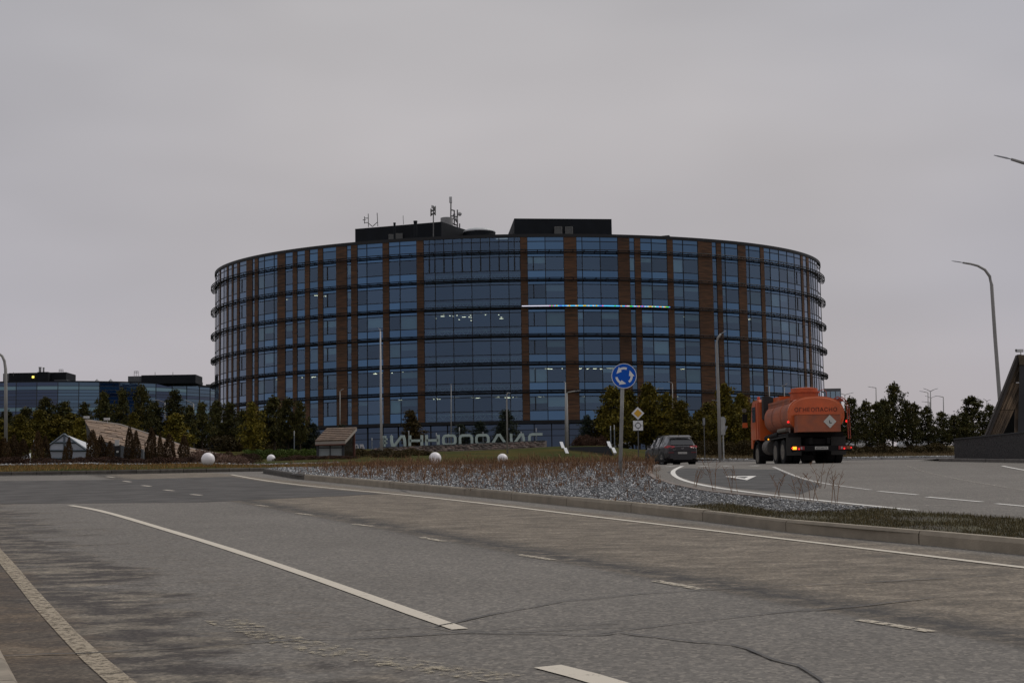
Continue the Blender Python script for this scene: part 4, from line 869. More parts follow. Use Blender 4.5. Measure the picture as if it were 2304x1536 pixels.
# info sign at the left
s0=P(264,1043,72.5); t=thing('info_sign','small white square sign on a dark post in front of the wooden ramp','sign',s0); mb=MB(); mb.box(-.16,.16,-.05,.05,-.2,P(264,1000,72.5).z-s0.z); mb.ob('post',mat('sign_post_dark',(.01,.01,.012),.6),t)
mb=MB(); za,zb_=P(264,989,72.5).z-s0.z,P(264,1002.5,72.5).z-s0.z; mb.box(-.11,.10,-.10,-.055,zb_,za); mb.ob('panel',mat('sign_white',(.5,.5,.48),.6),t); mb=MB(); mb.lathe([(.055,-.03),(.055,.03)],10,M=Matrix.Translation((.02,-.08,P(264,1016,72.5).z-s0.z))@Matrix.Rotation(R(90),4,'X')); mb.ob('round_tag',mat('sign_white',(.5,.5,.48),.6),t)
# light bollard posts
bm_=mat('bollard_metal',(.13,.15,.17),.5); bt_=mat('bollard_top',(.42,.43,.44),.4)
for px,yt,yb,D,lb in ((662,969,1017,112,'slim grey post on the green bank left of the kiosk'),(837,985,1010,112,'slim post right of the kiosk, left of the giant hash letter'),(881,978,1003,120,'slim post right behind the hash letter'),(920,969,1003,120,'slim post behind the left part of the sign letters, before the round bush'),(982,974,1003,122,'slim post behind the fourth letter of the sign'),(1009,976,1000,122,'slim post seen through the first round letter'),(1034,961,1000,118,'tallest slim post behind the middle of the sign letters'),(1087,972,1000,122,'slim post seen through the second round letter'),(1173,971,997,122,'slim post behind the last but one letter'),(1207,963,997,122,'slim post seen through the last letter of the sign'),(1374.5,958,1003,112,'left one of two slim posts above the dark stairs'),(1383,956,1003,112,'right one of two slim posts above the dark stairs'),(39*1.0+37,990,1040,76,'slim pale post among the junipers left of the glass pavilion')):
    b=P(px,yb,D); h_=P(px,yt,D).z-b.z; t=thing('bollard_light',lb,'post',b,0,'slim light posts on the lawn'); MB().lathe([(.038,-1.2),(.038,h_*.78)],8).ob('post',bm_,t); MB().lathe([(.036,h_*.78),(.036,h_),(.02,h_+.01)],8).ob('light_head',bt_,t)
# letters
lt=mat('letter_green_grey',(.36,.44,.41),.6,var=.1,vscale=2); lD=116.
sg=thing('letter_sign','row of big pale grey green letters #ИННОПОЛИС standing on a stone bank','sign',at(1035,lD)); 
def letter(x0,x1,strokes,wd=.23,poly=None):
    u=lambda x: 800+x/4.608
    yb0=lambda x: 960+(203-(x-355)*25/1585.)/4.608; yt0=lambda x: 960+(90-(x-355)*25/1585.)/4.608
    xa,xb=u(x0),u(x1); pb_=P(xa,yb0(x0),lD); pa_=P(xb,yb0(x1),lD); pt_=P(xa,yt0(x0),lD); W=(pa_-pb_).length; H=(pt_-pb_).length; th=wd*H
    def pos(a,b): return pb_.lerp(pa_,a)+Vector((0,0,H*b))
    mb=MB()
    for st in strokes:
        pts=[pos(a,b) for a,b in st]; closed=st[0]==st[-1] and len(st)>2
        if closed: pts=pts[:-1]
        n=len(pts); L1=[];L2=[]
        for i,p in enumerate(pts):
            a=pts[i-1] if (i>0 or closed) else None; c=pts[(i+1)%n] if (i<n-1 or closed) else None
            d1=(p-a).normalized() if a else None; d2=(c-p).normalized() if c else None
            nn=lambda d: Vector((-d.z,0,d.x))
            if d1 and d2: m=(nn(d1)+nn(d2)); m.normalize(); k=1/max(.5,m.dot(nn(d1)))
            else: m=nn(d1 or d2); k=1
            L1.append(p+m*th/2*k); L2.append(p-m*th/2*k)
        rg=range(n) if closed else range(n-1)
        for i in rg:
            j=(i+1)%n; q=[L1[i],L1[j],L2[j],L2[i]]; mb.hexa([v+Vector((0,.3,0)) for v in q],[v+Vector((0,-.05,0)) for v in q])
    mb.ob('letter',lt,sg,world=True)
def rnd(c=.16): return None
letter(250,330,[[(.3,0),(.4,1)],[(.62,0),(.72,1)],[(.02,.33),(.95,.33)],[(.05,.68),(1,.68)]],.15)
Ist=[[(.10,1),(.10,.45),(.16,.1),(.30,.1),(.70,.9),(.84,.9),(.90,.55),(.92,0)]]
Hst=[[(.09,1),(.09,0)],[(.91,1),(.91,0)],[(.09,.5),(.91,.5)]]
Ost=[[(.09,.3),(.09,.7),(.16,.86),(.26,.91),(.74,.91),(.84,.86),(.91,.7),(.91,.3),(.84,.14),(.74,.09),(.26,.09),(.16,.14),(.09,.3)]]
Pst=[[(.09,0),(.09,.7),(.16,.86),(.26,.91),(.74,.91),(.84,.86),(.91,.7),(.91,0)]]
Lst=[[(.07,0),(.42,.88),(.55,.9),(.93,0)]]
Cst=[[(1,.91),(.26,.91),(.16,.86),(.09,.7),(.09,.3),(.16,.14),(.26,.09),(1,.09)]]
for x0,x1,s_ in ((355,525,Ist),(548,700,Hst),(723,872,Hst),(897,1047,Ost),(1070,1220,Pst),(1240,1390,Ost),(1400,1575,Lst),(1598,1760,Ist),(1790,1940,Cst)): letter(x0,x1,s_)
mb=MB(); a=P(851,1006,lD-.2); b=P(1226,990,lD-.2); dn=Vector((0,0,-.12)); mb.hexa([a+dn,b+dn,b+dn+Vector((0,.9,0)),a+dn+Vector((0,.9,0))],[a,b,b+Vector((0,.9,0)),a+Vector((0,.9,0))]); mb.ob('plinth',mat('plinth_dark',(.03,.032,.03),.7),sg,world=True)
# stone bank beneath the letters: boulders
bk_m=mat('bank_stone',(.085,.055,.045),.9,col2=(.045,.036,.03),vscale=1.5,randv=.45,bump=.4,bscale=5)
bank=thing('stone_bank','rough reddish stone bank under the row of letters','stone bank',at(1040,lD-1))
r4=random.Random(9)
for row in range(3):
    for j in range(34):
        u=(j+.5*(row%2)+r4.uniform(-.2,.2))/34; x=846+u*382; yt_=1004-(x-851)*.0435+7.5+row*4.2; D=lD-.6-row*.55; c=P(x,yt_,D); mb=MB(); rr=r4.uniform(.16,.27)
        mb.lathe([(rr*.3,-rr*.8),(rr*1.0,-rr*.3),(rr*.9,rr*.35),(rr*.35,rr*.7)],6,M=Matrix.Translation(c)@Matrix.Rotation(r4.uniform(0,3),4,'Z')@Matrix.Rotation(r4.uniform(-.5,.5),4,'X')@Matrix.Diagonal((r4.uniform(1,1.7),1,.8,1))); mb.ob('stone',bk_m,bank,world=True)
mb=MB(); q=[P(845,1006,lD-.1),P(1230,989,lD-.1),P(1230,1003,lD-2.2),P(845,1020,lD-2.2)]; mb.hexa([v+Vector((0,.1,-1.0)) for v in q[::-1]],[v+Vector((0,.1,-.08)) for v in q[::-1]]); mb.ob('earth_core',mat('earth_core',(.045,.032,.024),.95),bank,world=True)
# dark stairs with white cheek plates
stm=mat('stair_dark',(.014,.015,.018),.6,randv=.2); st=thing('stairs','flight of dark steps in the lawn between pairs of white plates','stairs',at(1325,101))
for i in range(7):
    u=i/7; x0,x1=1278-4*u*0,1380-8*u; D=101+u*5; z0=P(1325,1026-i*3.2,D).z; a=P(x0-u*3,1000,D); b=P(x1-u*3,1000,D); mb=MB(); mb.box(a.x,b.x,D,D+.75,z0-.35,P(1325,1026-(i+1)*3.2,D).z-.02); mb.ob('step',stm,st,world=True)
pl_=mat('plate_white',(.55,.56,.57),.5)
for px,y0_,y1_,D,lb in ((1265,995,1009,106,'upper white slanted plate at the left side of the dark stairs'),(1274,1008.5,1021,102,'lower white slanted plate at the left side of the dark stairs'),(1371,994,1009,106,'upper white slanted plate at the right side of the dark stairs'),(1381.5,1008,1020,102,'lower white slanted plate at the right side of the dark stairs')):
    a,b,c,d=P(px-6,y0_,D+.4),P(px+1,y0_,D+.4),P(px+6,y1_,D-.4),P(px-1,y1_,D-.4); mb=MB(); mb.hexa([d,c,b,a],[v+Vector((0,-.06,.05)) for v in (d,c,b,a)]); q=mb; 
    ft=P(px+2,y1_+6,D); q.box(ft.x-.05,ft.x+.05,D-.2,D+.1,ft.z-.6,c.z); o=q.ob('cheek_plate',pl_); tag(o,lb,'plate','white plates flanking the dark stairs')
# white number plates next to the kiosk
for x0,x1,lb in ((799,808,'white curved plate with dark bars, nearest the kiosk'),(811,820,'white hooked plate right of the barred one by the kiosk')):
    D=100; a=P(x0,1009,D); b=P(x1,1009,D); c=P(x1-3,999,D); d=P(x0-2,999,D); mb=MB(); mb.prism([a,b,c,d],(0,.06,0)); t=thing('white_plate',lb,'plate',a); mb.ob('panel',mat('dull_white',(.42,.41,.42),.6),t,world=True)
    mb=MB()
    for k in range(2 if x0==799 else 1):
        z_=a.z+(d.z-a.z)*(.3+.3*k); mb.box(a.x+.06,b.x-.12,D-.03,D-.003,z_-.03,z_+.03)
    mb.ob('dark_bar',kfr,t,world=True); MB().box(-.02,.2,-.0,.06,-.5,0.02).ob('foot',kfr,t)

# ================================================================ ROAD SIGNS
gal=mat('galvanised_pole',(.30,.30,.29),.6,var=.15,vscale=4); sblue=mat('sign_blue',(.004,.085,.46),.5,spec=.15); swh=mat('sign_film_white',(.66,.67,.68),.45); syel=mat('sign_yellow',(.62,.34,.02),.45); sbk=mat('sign_black',(.012,.013,.016),.5); sgr=mat('sign_back_grey',(.20,.21,.225),.45,metal=.2)
def disc(r_,th,n=48,M=None): mb=MB(); mb.lathe([(r_,-th/2),(r_,th/2)],n,M=(M or Matrix())@Matrix.Rotation(R(90),4,'X')); return mb
# roundabout sign
sD=45.; b=PL(1395,1077); b.z+=HK; sD=b.y; c=P(1404,845.5,sD); t=thing('roundabout_sign','round blue sign with three white circling arrows on a grey pole in the gravel','road sign',b)
cl=c-b; rr=28.3/FPX*sD
MB().tube([(0,0,-.2),(cl.x*.75,.06,cl.z-rr*.7),(cl.x,.06,cl.z+rr*.5)],[.06,.055,.05],10).ob('pole',gal,t,smooth=True)
face=Matrix.Translation(cl); dd=disc(rr,.03,M=face); dd.ob('rim',swh,t); disc(rr*.955,.034,M=face).ob('sign_face',sblue,t)
def arrow_arc(a0,a1,r0,r1,head,n=12):
    V=[];F=[]; y=-.022
    for i in range(n+1):
        a=a0+(a1-a0)*i/n
        for r_ in (r0,r1): V.append((r_*math.cos(a),y,r_*math.sin(a)))
    F=[(2*i,2*i+1,2*i+3,2*i+2) for i in range(n)]; k=len(V); s_=1 if a1>a0 else -1; rm=(r0+r1)/2; hw=(r1-r0)*1.25; a2=a1+s_*head
    V+=[((rm-hw)*math.cos(a1),y,(rm-hw)*math.sin(a1)),((rm+hw)*math.cos(a1),y,(rm+hw)*math.sin(a1)),(rm*math.cos(a2)*1.05,y,rm*math.sin(a2)*1.05)]; F.append((k,k+1,k+2)); return V,F
for k in range(3):
    a0=R([-52,68,188][k]); V,F=arrow_arc(a0,a0+R(50),rr*.52,rr*.70,R(46)); V=[Vector(v)+cl for v in V]; newmesh('arrow',V,F,swh,t,world=False)
for dz in (-.25,.25): MB().box(cl.x-.3,cl.x+.3,.02,.05,cl.z+dz*rr-.03,cl.z+dz*rr+.03).ob('bracket',gal,t)
# priority road sign + plate
D=88.; b=P(1437,1038,D); c=P(1435,929.5,D)-b; t=thing('priority_sign','yellow diamond sign in white frame above a white plate with black ring','road sign',b); MB().tube([(0,0,-.3),(c.x,0.03,c.z)],.035,8).ob('pole',mat('thin_pole',(.07,.07,.07),.6),t)
def sq(r_,y,m,name,cc,rot=45,th=.02):
    mb=MB(); mb.box(-r_,r_,-th/2,th/2,-r_,r_,0,Matrix.Translation(cc+Vector((0,y,0)))@Matrix.Rotation(R(rot),4,'Y')); return mb.ob(name,m,t)
r_=14.5/FPX*D/math.sqrt(2); sq(r_,-.03,swh,'diamond_plate',c); sq(r_*.62,-.045,syel,'yellow_diamond',c,th=.03)
c2=P(1435.5,957,D)-b; sq(11/FPX*D,-.03,swh,'white_plate',c2,0)
mb=MB(); n=28; r1,r0_=6.6/FPX*D,5.0/FPX*D; V=[];F=[]
for i in range(n): a=2*math.pi*i/n; V+=[(c2.x+r1*math.cos(a),-.045,c2.z+r1*math.sin(a)),(c2.x+r0_*math.cos(a),-.045,c2.z+r0_*math.sin(a))]
F=[(2*i,2*i+1,(2*i+3)%(2*n),(2*i+2)%(2*n)) for i in range(n)]; newmesh('black_ring',V,F,sbk,t,world=False)
mb=MB(); 
for x0,x1 in ((-10.5,-6.6),(6.6,10.5)): mb.box(c2.x+x0/FPX*D,c2.x+x1/FPX*D,-.046,-.042,c2.z-.012,c2.z+.012)
for x0,x1 in ((-10.5,-6.6),(6.6,10.5)): mb.box(c2.x-.012,c2.x+.012,-.046,-.042,c2.z+x0/FPX*D,c2.z+x1/FPX*D)
tag(mb.ob('side_ticks',sbk,t),kind='stuff')
# signs seen from behind
D=103.; b=P(1628.5,1031,D); t=thing('sign_from_behind','grey back of a round sign above a triangular one, right of the lamp post','road sign',b)
c=P(1628.5,946,D)-b; MB().tube([(0,0,-.3),(0,.05,c.z+.2)],.05,8).ob('pole',gal,t); mb=MB(); mb.lathe([(8.2/FPX*D,-.015),(8.2/FPX*D,.015)],28,M=Matrix.Translation((0,0,c.z))@Matrix.Rotation(R(90),4,'X')@Matrix.Diagonal((.9,1.15,1,1))); mb.ob('round_plate',sgr,t)
q=[P(x,y,D)-b for x,y in ((1619.5,958),(1638,958),(1629,978))]; mb=MB(); mb.prism(q,(0,.03,0)); mb.ob('triangle_plate',sgr,t); MB().box(-.14,.14,-.05,-.01,P(1628,978,D).z-b.z,c.z+.22).ob('bracket',gal,t)
D=100; b=P(1586,1032,D); t=thing('thin_pole','thin dark pole with a narrow edge-on plate, between the grey car and lamp post','pole',b); MB().tube([(0,0,-.3),(0,0,P(1586,940,D).z-b.z)],.028,6).ob('pole',mat('thin_pole',(.07,.07,.07),.6),t); MB().box(-.04,.04,-.3,.3,P(1586,956,D).z-b.z,P(1586,940,D).z-b.z).ob('edge_on_plate',sgr,t)

# ================================================================ STREET LAMPS
lampst=mat('lamp_post_metal',(.24,.235,.225),.6,var=.1,vscale=1); lhead=mat('lamp_head_grey',(.30,.31,.33),.5); lens=mat('lamp_lens',(.5,.5,.5),.3)
def lamp(lb,D,pole,heads,r0=.09,r1=.05,arms=None,base_z=None,hl=.7,m=lampst):
    b=P(*pole[0],D); t=thing('street_lamp',lb,'street lamp',b,0,'street lamps around the roundabout'); pts=[P(x,y,D)-b for x,y in pole]
    L=len(pts); pts[0]=pts[0]-Vector((0,0,.3)); rd=[r0+(r1-r0)*i/(L-1) for i in range(L)]
    if L==2 or True: MB().tube(pts,rd,8).ob('pole',m,t,smooth=True)
    for a in (arms or []): MB().tube([P(x,y,D)-b for x,y in a],r1*.8,6).ob('arm',m,t,smooth=True)
    for (x0,y0_),(x1,y1_) in heads:
        a=P(x0,y0_,D)-b; e=P(x1,y1_,D)-b; d=(e-a); L_=d.length; dn=d.normalized(); s_=Vector((0,.5,0)); up=Vector((-dn.z,0,dn.x)); 
        if up.z<0: up=-up
        w1=max(.05,L_*.09); secs=[(0,.6,.5),(.25,1,1),(.75,1,.8),(1,.5,.3)]; V=[]
        for u,sw,sh in secs:
            p=a+d*u; V+= [p-s_*.3*sw*w1*3-up*w1*.35*sh,p+s_*.3*sw*w1*3-up*w1*.35*sh,p+s_*.22*sw*w1*3+up*w1*.55*sh,p-s_*.22*sw*w1*3+up*w1*.55*sh]
        F=[(4*i+j,4*i+4+j,4*i+4+(j+1)%4,4*i+(j+1)%4) for i in range(3) for j in range(4)]+[(0,1,2,3),(12,15,14,13)]
        MB().add(V,F).ob('lamp_head',lhead,t)
        q=a+d*.3; q2=a+d*.8; z_=-up*(w1*.4); MB().hexa([q+z_-s_*.15*w1,q2+z_-s_*.15*w1,q2+z_+s_*.15*w1,q+z_+s_*.15*w1],[v+up*.01 for v in (q+z_-s_*.15*w1,q2+z_-s_*.15*w1,q2+z_+s_*.15*w1,q+z_+s_*.15*w1)]).ob('lens',lens,t)
    return t
lamp('tall bent lamp post cut by the left edge of the photo',74,[(13.5,985),(13,880),(12.5,830),(10,812),(5,801),(-3,795),(-14,791)],[((-14,791),(-36,789))],.09,.05)
lamp('straight pale lamp post standing between kiosk and hash letter, head seen end-on',95,[(858.5,1031),(857,900),(855.8,745)],[((856,743),(851,737))],.095,.04,[[(855.8,745),(855,740)]],m=mat('pale_post',(.40,.39,.38),.6))
lamp('short thin lamp post with small curled head right of the middle of the letters',100,[(1142,1036),(1140,893),(1141,886),(1144,883)],[((1144,883),(1149,885))],.06,.035)
lamp('lamp post left of the dark stairs, arm pointing right',103,[(1277,1026),(1275.5,884)],[((1295,879.5),(1307,878))],.09,.05,[[(1275.5,884),(1280,882),(1295,879.5)]])
lamp('lamp post hidden behind the one left of the stairs, with a small white head',140,[(1272.5,1003),(1272,860)],[((1272,860),(1268,858))],.08,.05)
lamp('tall curved lamp post between the grey car and the tanker lorry',103,[(1620,1031),(1616,880),(1612.5,775),(1615,760),(1622,751)],[((1622,751),(1634,743.5))],.12,.06)
lamp('tall lamp post with long curved arm against the sky behind the wooden wedge',75,[(2262,1030),(2250,905),(2239,760),(2231,640),(2227,622),(2216,607),(2200,598),(2185,594),(2166,591)],[((2166,591),(2141,587))],.11,.045)
lamp('near lamp head and arm entering at the top right edge',53,[(2470,1047),(2458,700),(2445,470),(2432,430),(2400,398),(2350,378),(2300,366),(2275,358.5)],[((2275,358.5),(2236,349.5))],.12,.05)
far=[('thin far lamp with small head above the kiosk roof',150,[(765,985),(765,880)],[((768,877),(774,874.5))],[[(765,880),(768,877)]]),
('far lamp with left-pointing head over the pines left of the wooden ramp end',135,[(371,968),(371,905)],[((356,899),(344,900))],[[(371,905),(356,900)]]),
('pale far lamp with two left arms right of the wooden ramp',125,[(436,1000),(435.5,908)],[((424,903),(417,899)),((428,911),(418,912))],[[(435.5,908),(424,903)],[(435.5,912),(428,911)]]),
('far lamp behind the blue sign, single arm to the left over the pines',150,[(1514,985),(1513,863)],[((1510,860),(1502,858.5))],[[(1513,863),(1510,860)]]),
('low far lamp head poking out of the olive trees beside the grey car',140,[(1475,985),(1475,877)],[((1493,873.5),(1483,873.5))],[[(1475,877),(1483,874)]]),
('far lamp head at the left of the tall curved post',140,[(1618,985),(1617,903)],[((1609,900.5),(1601,900))],[[(1617,903),(1609,901)]]),
('far single lamp with left head behind the lorry cab',140,[(1731,960),(1731,868.5)],[((1730,868),(1722,867.5))],[]),
('far double headed lamp above the lorry tank',150,[(1765,960),(1765,872)],[((1759,867.5),(1766,867)),((1768,862),(1773,863))],[[(1765,872),(1759,868)],[(1765,868),(1770,863)]]),
('far double headed lamp in front of the small grey block right of the lorry',150,[(1901,985),(1901,888)],[((1913,884.5),(1921,883)),((1889,884),(1882,882))],[[(1901,888),(1913,884.5)],[(1901,888),(1889,884)]]),
('far single lamp with left head, leftmost behind the right pine belt',140,[(1972.5,985),(1971,872)],[((1962,871),(1952,869.5))],[[(1971,872),(1962,871)]]),
('upper double headed far lamp in the middle of the right pine belt',140,[(2094,1000),(2093.5,880)],[((2085,876),(2077,873.5)),((2103,875.5),(2111,873.5))],[[(2093.5,880),(2085,876)],[(2093.5,880),(2103,875.5)]]),
('far single lamp left of the double headed one above the pines',150,[(2089,1000),(2088,883)],[((2078,881),(2068,879.5))],[[(2088,883),(2078,881)]]),
('lower double headed far lamp on the same sight line above the pines',170,[(2095,1000),(2094.5,895)],[((2087,892),(2081,890)),((2099,893),(2106,891))],[[(2094.5,895),(2087,892)],[(2094.5,895),(2099,893)]]),
('far single lamp with left head, right of the double headed lamps',140,[(2124,985),(2122.5,893)],[((2112,891),(2103,890.5))],[[(2122.5,893),(2112,891)]]),
('lowest far lamp with left head among the double headed lamps',170,[(2092,1000),(2092,905)],[((2081,904),(2073,903))],[[(2092,905),(2081,904)]]),
('far double headed lamp beside the round pine near the wooden wedge',160,[(2221,985),(2220.5,902)],[((2216,899),(2212,896.5)),((2225,900),(2230,898.5))],[[(2220.5,902),(2216,899)],[(2220.5,902),(2225,900)]]),
('short far lamp head over the pines left of the glass pavilion ramp',140,[(190,985),(190,925)],[((180,922),(173,920))],[[(190,925),(180,922)]]),
('faint far lamp in front of the dark central glass, left of the thin post',170,[(1015,1000),(1015,866)],[((1012,865),(1018,864))],[])]
for lb,D,pole,heads,arms in far: lamp(lb,D,pole,heads,.06,.04,arms)

# ================================================================ WOODEN WEDGE AND DARK WALL ON THE RIGHT
wD=62.; wallm=mat('dark_pebble_wall',(.022,.021,.022),.9,col2=(.055,.052,.052),vscale=22,bump=.6,bscale=22)
wl=thing('retaining_wall','low dark pebbled wall under the wooden wedge at the right edge','wall',P(2150,1036,wD))
za=P(2148,989,wD).z; zb_=P(2304,978,wD-1).z; a=P(2148,1036,wD); b=P(2420,1040,wD-6); wc=P(2304,1040,wD-3); mb=MB(); bk_=Vector((2.6,7,0)); 
mb.hexa([(a.x,a.y,a.z-.4),(b.x,b.y,a.z-.8),(b.x+3,b.y+9,a.z-.4),(a.x+2.6,a.y+7,a.z-.4)],[(a.x,a.y,za),(b.x,b.y,zb_+.05),(b.x+3,b.y+9,zb_+.05),(a.x+2.6,a.y+7,za)]); mb.ob('wall',wallm,wl,world=True)
mb=MB(); top=[Vector((a.x-.03,a.y-.04,za)),Vector((b.x,b.y-.04,zb_+.05)),Vector((b.x+3,b.y+9,zb_+.05)),Vector((a.x+2.6,a.y+7,za))]; mb.hexa(top,[v+Vector((0,0,.05)) for v in top]); mb.ob('coping',mat('coping_dark',(.04,.04,.042),.8),wl,world=True)
kw=[Vector((P(2115,1037,wD+.4).x,wD+.6,0)),Vector((a.x-.1,a.y-.9,0)),Vector((wc.x,wc.y-1.5,0)),Vector((b.x,b.y-2.0,0)),Vector((b.x+6,b.y-5,0))]
kerb(dens(kw,2),1.0,mat('kerb_dull_grey',(.12,.11,.10),.9,var=.15,vscale=3),h=.13,side=1,label='kerb at the foot of the dark wall on the right')  # kerbstones in a darker grey concrete than the island kerb
tag(newmesh('pavement',[(v.x,v.y+o_,float(base(v.y))+.10) for v in kw for o_ in (.12,3)],[(2*i,2*i+2,2*i+3,2*i+1) for i in range(4)],mat('pavement_dark',(.07,.068,.065),.9)),kind='structure')
wg=thing('wooden_wedge','steep dark timber-clad wedge with triangular opening, rising at the right edge','pavilion',P(2230,982,wD+1))
wood2=mat('old_plank',(.20,.14,.088),.85,col2=(.065,.048,.034),vscale=3,stretch=(1,1,.35),randv=.3); wD1=wD+1
# outer edge runs from (2218,980) to (2291,799); inner opening edge from (2250,981) to (2284,903)
def wp(x,y,D=wD1): return P(x,y,D)
o0,o1=wp(2219,983),wp(2293,799); i0=wp(2249,983); npl=6
for k in range(9):
    u0,u1=k/9,(k+1)/9-.012; e0=wp(2219+34*u0,984); e1=wp(2219+34*u1,984); t0=wp(2292+46*u0,799 if True else 0); t1=wp(2292+46*u1,799)
    dpt=Vector((0,-.03*((k*7)%3),0)); segs=3
    for j in range(segs):
        v0,v1=j/segs+.003,(j+1)/segs-.003; q=[e0.lerp(t0,v0),e1.lerp(t1,v0),e1.lerp(t1,v1),e0.lerp(t0,v1)]; mb=MB(); mb.hexa([p_+dpt+Vector((0,.12,0)) for p_ in q],[p_+dpt for p_ in q]); mb.ob('plank',wood2,wg,world=True)
for k in range(3):
    x0=2284+k*4.5; x1=x0+4; q=[wp(x0,984),wp(x1,984),wp(x1,905-k*9),wp(x0,903-k*9+6)]; mb=MB(); mb.hexa([p_+Vector((0,.1,0)) for p_ in q],q); mb.ob('plank',wood2,wg,world=True)
q=[wp(2220,984,wD1+.16),wp(2253,984,wD1+.16),wp(2286,899,wD1+.16),wp(2286,820,wD1+.16),wp(2287,806,wD1+.16)]; mb=MB(); mb.prism(q,(0,.06,0)); mb.ob('backing_board',mat('core_dark',(.03,.028,.026),.9),wg,world=True)
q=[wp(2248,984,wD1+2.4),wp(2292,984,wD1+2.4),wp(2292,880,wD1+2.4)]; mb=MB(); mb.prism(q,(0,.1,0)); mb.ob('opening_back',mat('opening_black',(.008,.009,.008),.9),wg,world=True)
q=[wp(2290,984,wD1-.3),wp(2520,984,wD1-.3),wp(2520,821,wD1-.3),wp(2294,821,wD1-.3)]; mb=MB(); mb.prism(q,(1.9,5,0)); mb.ob('side_wall',mat('dark_panel',(.030,.030,.032),.8,var=.2,vscale=1),wg,world=True)
q=[wp(2291,798,wD1-.35),wp(2520,798,wD1-.35),wp(2520,820.5,wD1-.35),wp(2294,820.5,wD1-.35)]; mb=MB(); mb.prism(q,(1.95,5.2,0)); mb.ob('top_beam',mat('top_beam',(.085,.065,.038),.85,var=.3,vscale=2),wg,world=True)
mb=MB()
for dx,dy_ in ((0,0),(3.2,.05)): a=wp(2217+dx,984); b=wp(2290+dx,798); mb.hexa([a+Vector((-.05,-.12-dy_,0)),a+Vector((.04,-.12-dy_,0)),a+Vector((.10,.3,0)),a+Vector((-.0,.3,0))],[b+Vector((-.05,-.12-dy_,0)),b+Vector((.04,-.12-dy_,0)),b+Vector((.10,.3,0)),b+Vector((-.0,.3,0))])
mb.ob('edge_rail',mat('edge_rail',(.055,.048,.044),.8,spec=.2),wg,world=True)
cctv(2297,791,798.5,wD1,'grey camera on top of the timber wedge at the right edge',.62)
# ================================================================ TREES AND SHRUBS
def leafmat(name,c0,c1,c2):
    m=bpy.data.materials.new(name); m.use_nodes=True; t=m.node_tree; b=t.nodes['Principled BSDF']; b.inputs['Roughness'].default_value=.8; b.inputs['Specular IOR Level'].default_value=.15
    gi=N(t,'ShaderNodeNewGeometry'); oi=N(t,'ShaderNodeObjectInfo'); c=N(t,'ShaderNodeValToRGB'); e=c.color_ramp.elements; e[0].color=rgba(c0); e[1].color=rgba(c2); k=e.new(.5); k.color=rgba(c1)
    g=N(t,'ShaderNodeTexCoord'); n=N(t,'ShaderNodeTexNoise'); n.inputs['Scale'].default_value=1.1; t.links.new(g.outputs['Object'],n.inputs[0])
    a=N(t,'ShaderNodeMath',operation='MULTIPLY_ADD'); a.inputs[1].default_value=.5; t.links.new(gi.outputs['Random Per Island'],a.inputs[0])
    b2=N(t,'ShaderNodeMath',operation='MULTIPLY_ADD'); b2.inputs[1].default_value=1.1; b2.inputs[2].default_value=-.3; t.links.new(n.outputs[0],b2.inputs[0]); t.links.new(b2.outputs[0],a.inputs[2]); t.links.new(a.outputs[0],c.inputs[0])
    h=N(t,'ShaderNodeHueSaturation'); r=N(t,'ShaderNodeMapRange'); r.inputs[3].default_value=.72; r.inputs[4].default_value=1.3; t.links.new(oi.outputs['Random'],r.inputs[0]); t.links.new(r.outputs[0],h.inputs['Value'])
    t.links.new(c.outputs[0],h.inputs['Color']); t.links.new(h.outputs[0],b.inputs['Base Color']); b.inputs['Subsurface Weight'].default_value=0
    return m
pine_m=leafmat('pine_needles',(.016,.020,.006),(.042,.042,.011),(.11,.088,.020))
olive_m=leafmat('olive_needles',(.032,.034,.006),(.092,.076,.009),(.20,.145,.016))
spruce_m=leafmat('spruce_needles',(.012,.020,.014),(.026,.036,.024),(.05,.055,.034))
jun_m=leafmat('juniper_needles',(.016,.012,.006),(.048,.028,.011),(.11,.062,.026))
red_m=leafmat('dead_shrub_twigs',(.022,.012,.008),(.055,.028,.018),(.11,.062,.040))
tan_m=leafmat('tan_flower_heads',(.08,.05,.035),(.16,.10,.075),(.26,.18,.14))
brg_m=leafmat('brown_green_leaves',(.024,.020,.006),(.052,.038,.012),(.095,.062,.02))
bark=mat('bark',(.050,.034,.024),.9,var=.3,vscale=6)
def limbs(mb,seed,H,R0,nl,up=.25,first=.18):
    r=random.Random(seed); tips=[]
    lean=Vector((r.uniform(-.06,.06),r.uniform(-.06,.06),0))
    ax=[Vector((0,0,-.3))]+[lean*H*(k/5)**1.5+Vector((0,0,H*k/5))*.97 for k in range(1,6)]
    mb.tube(ax,[.085*H/5,.075*H/5,.06*H/5,.042*H/5,.025*H/5,.008],6)
    for i in range(nl):
        u=first+(1-first)*(i+r.random()*.6)/nl; z=u*H*.97; c=lean*H*u**1.5+Vector((0,0,z)); a=i*2.4+r.uniform(-.5,.5)
        L=R0*((1-u)/(1-first))**.72*r.uniform(.45,1.3)*min(1,(u-first)*3.0+.62)+.1; d=Vector((math.cos(a),math.sin(a),up+r.uniform(-.15,.35)+.5*u)).normalized()
        e=c+d*L; mb.tube([c,c+d*L*.6,e+Vector((0,0,.1*L))],[.022*H/5,.012*H/5,.004],4); tips.append((c,e,L,d))
    return tips
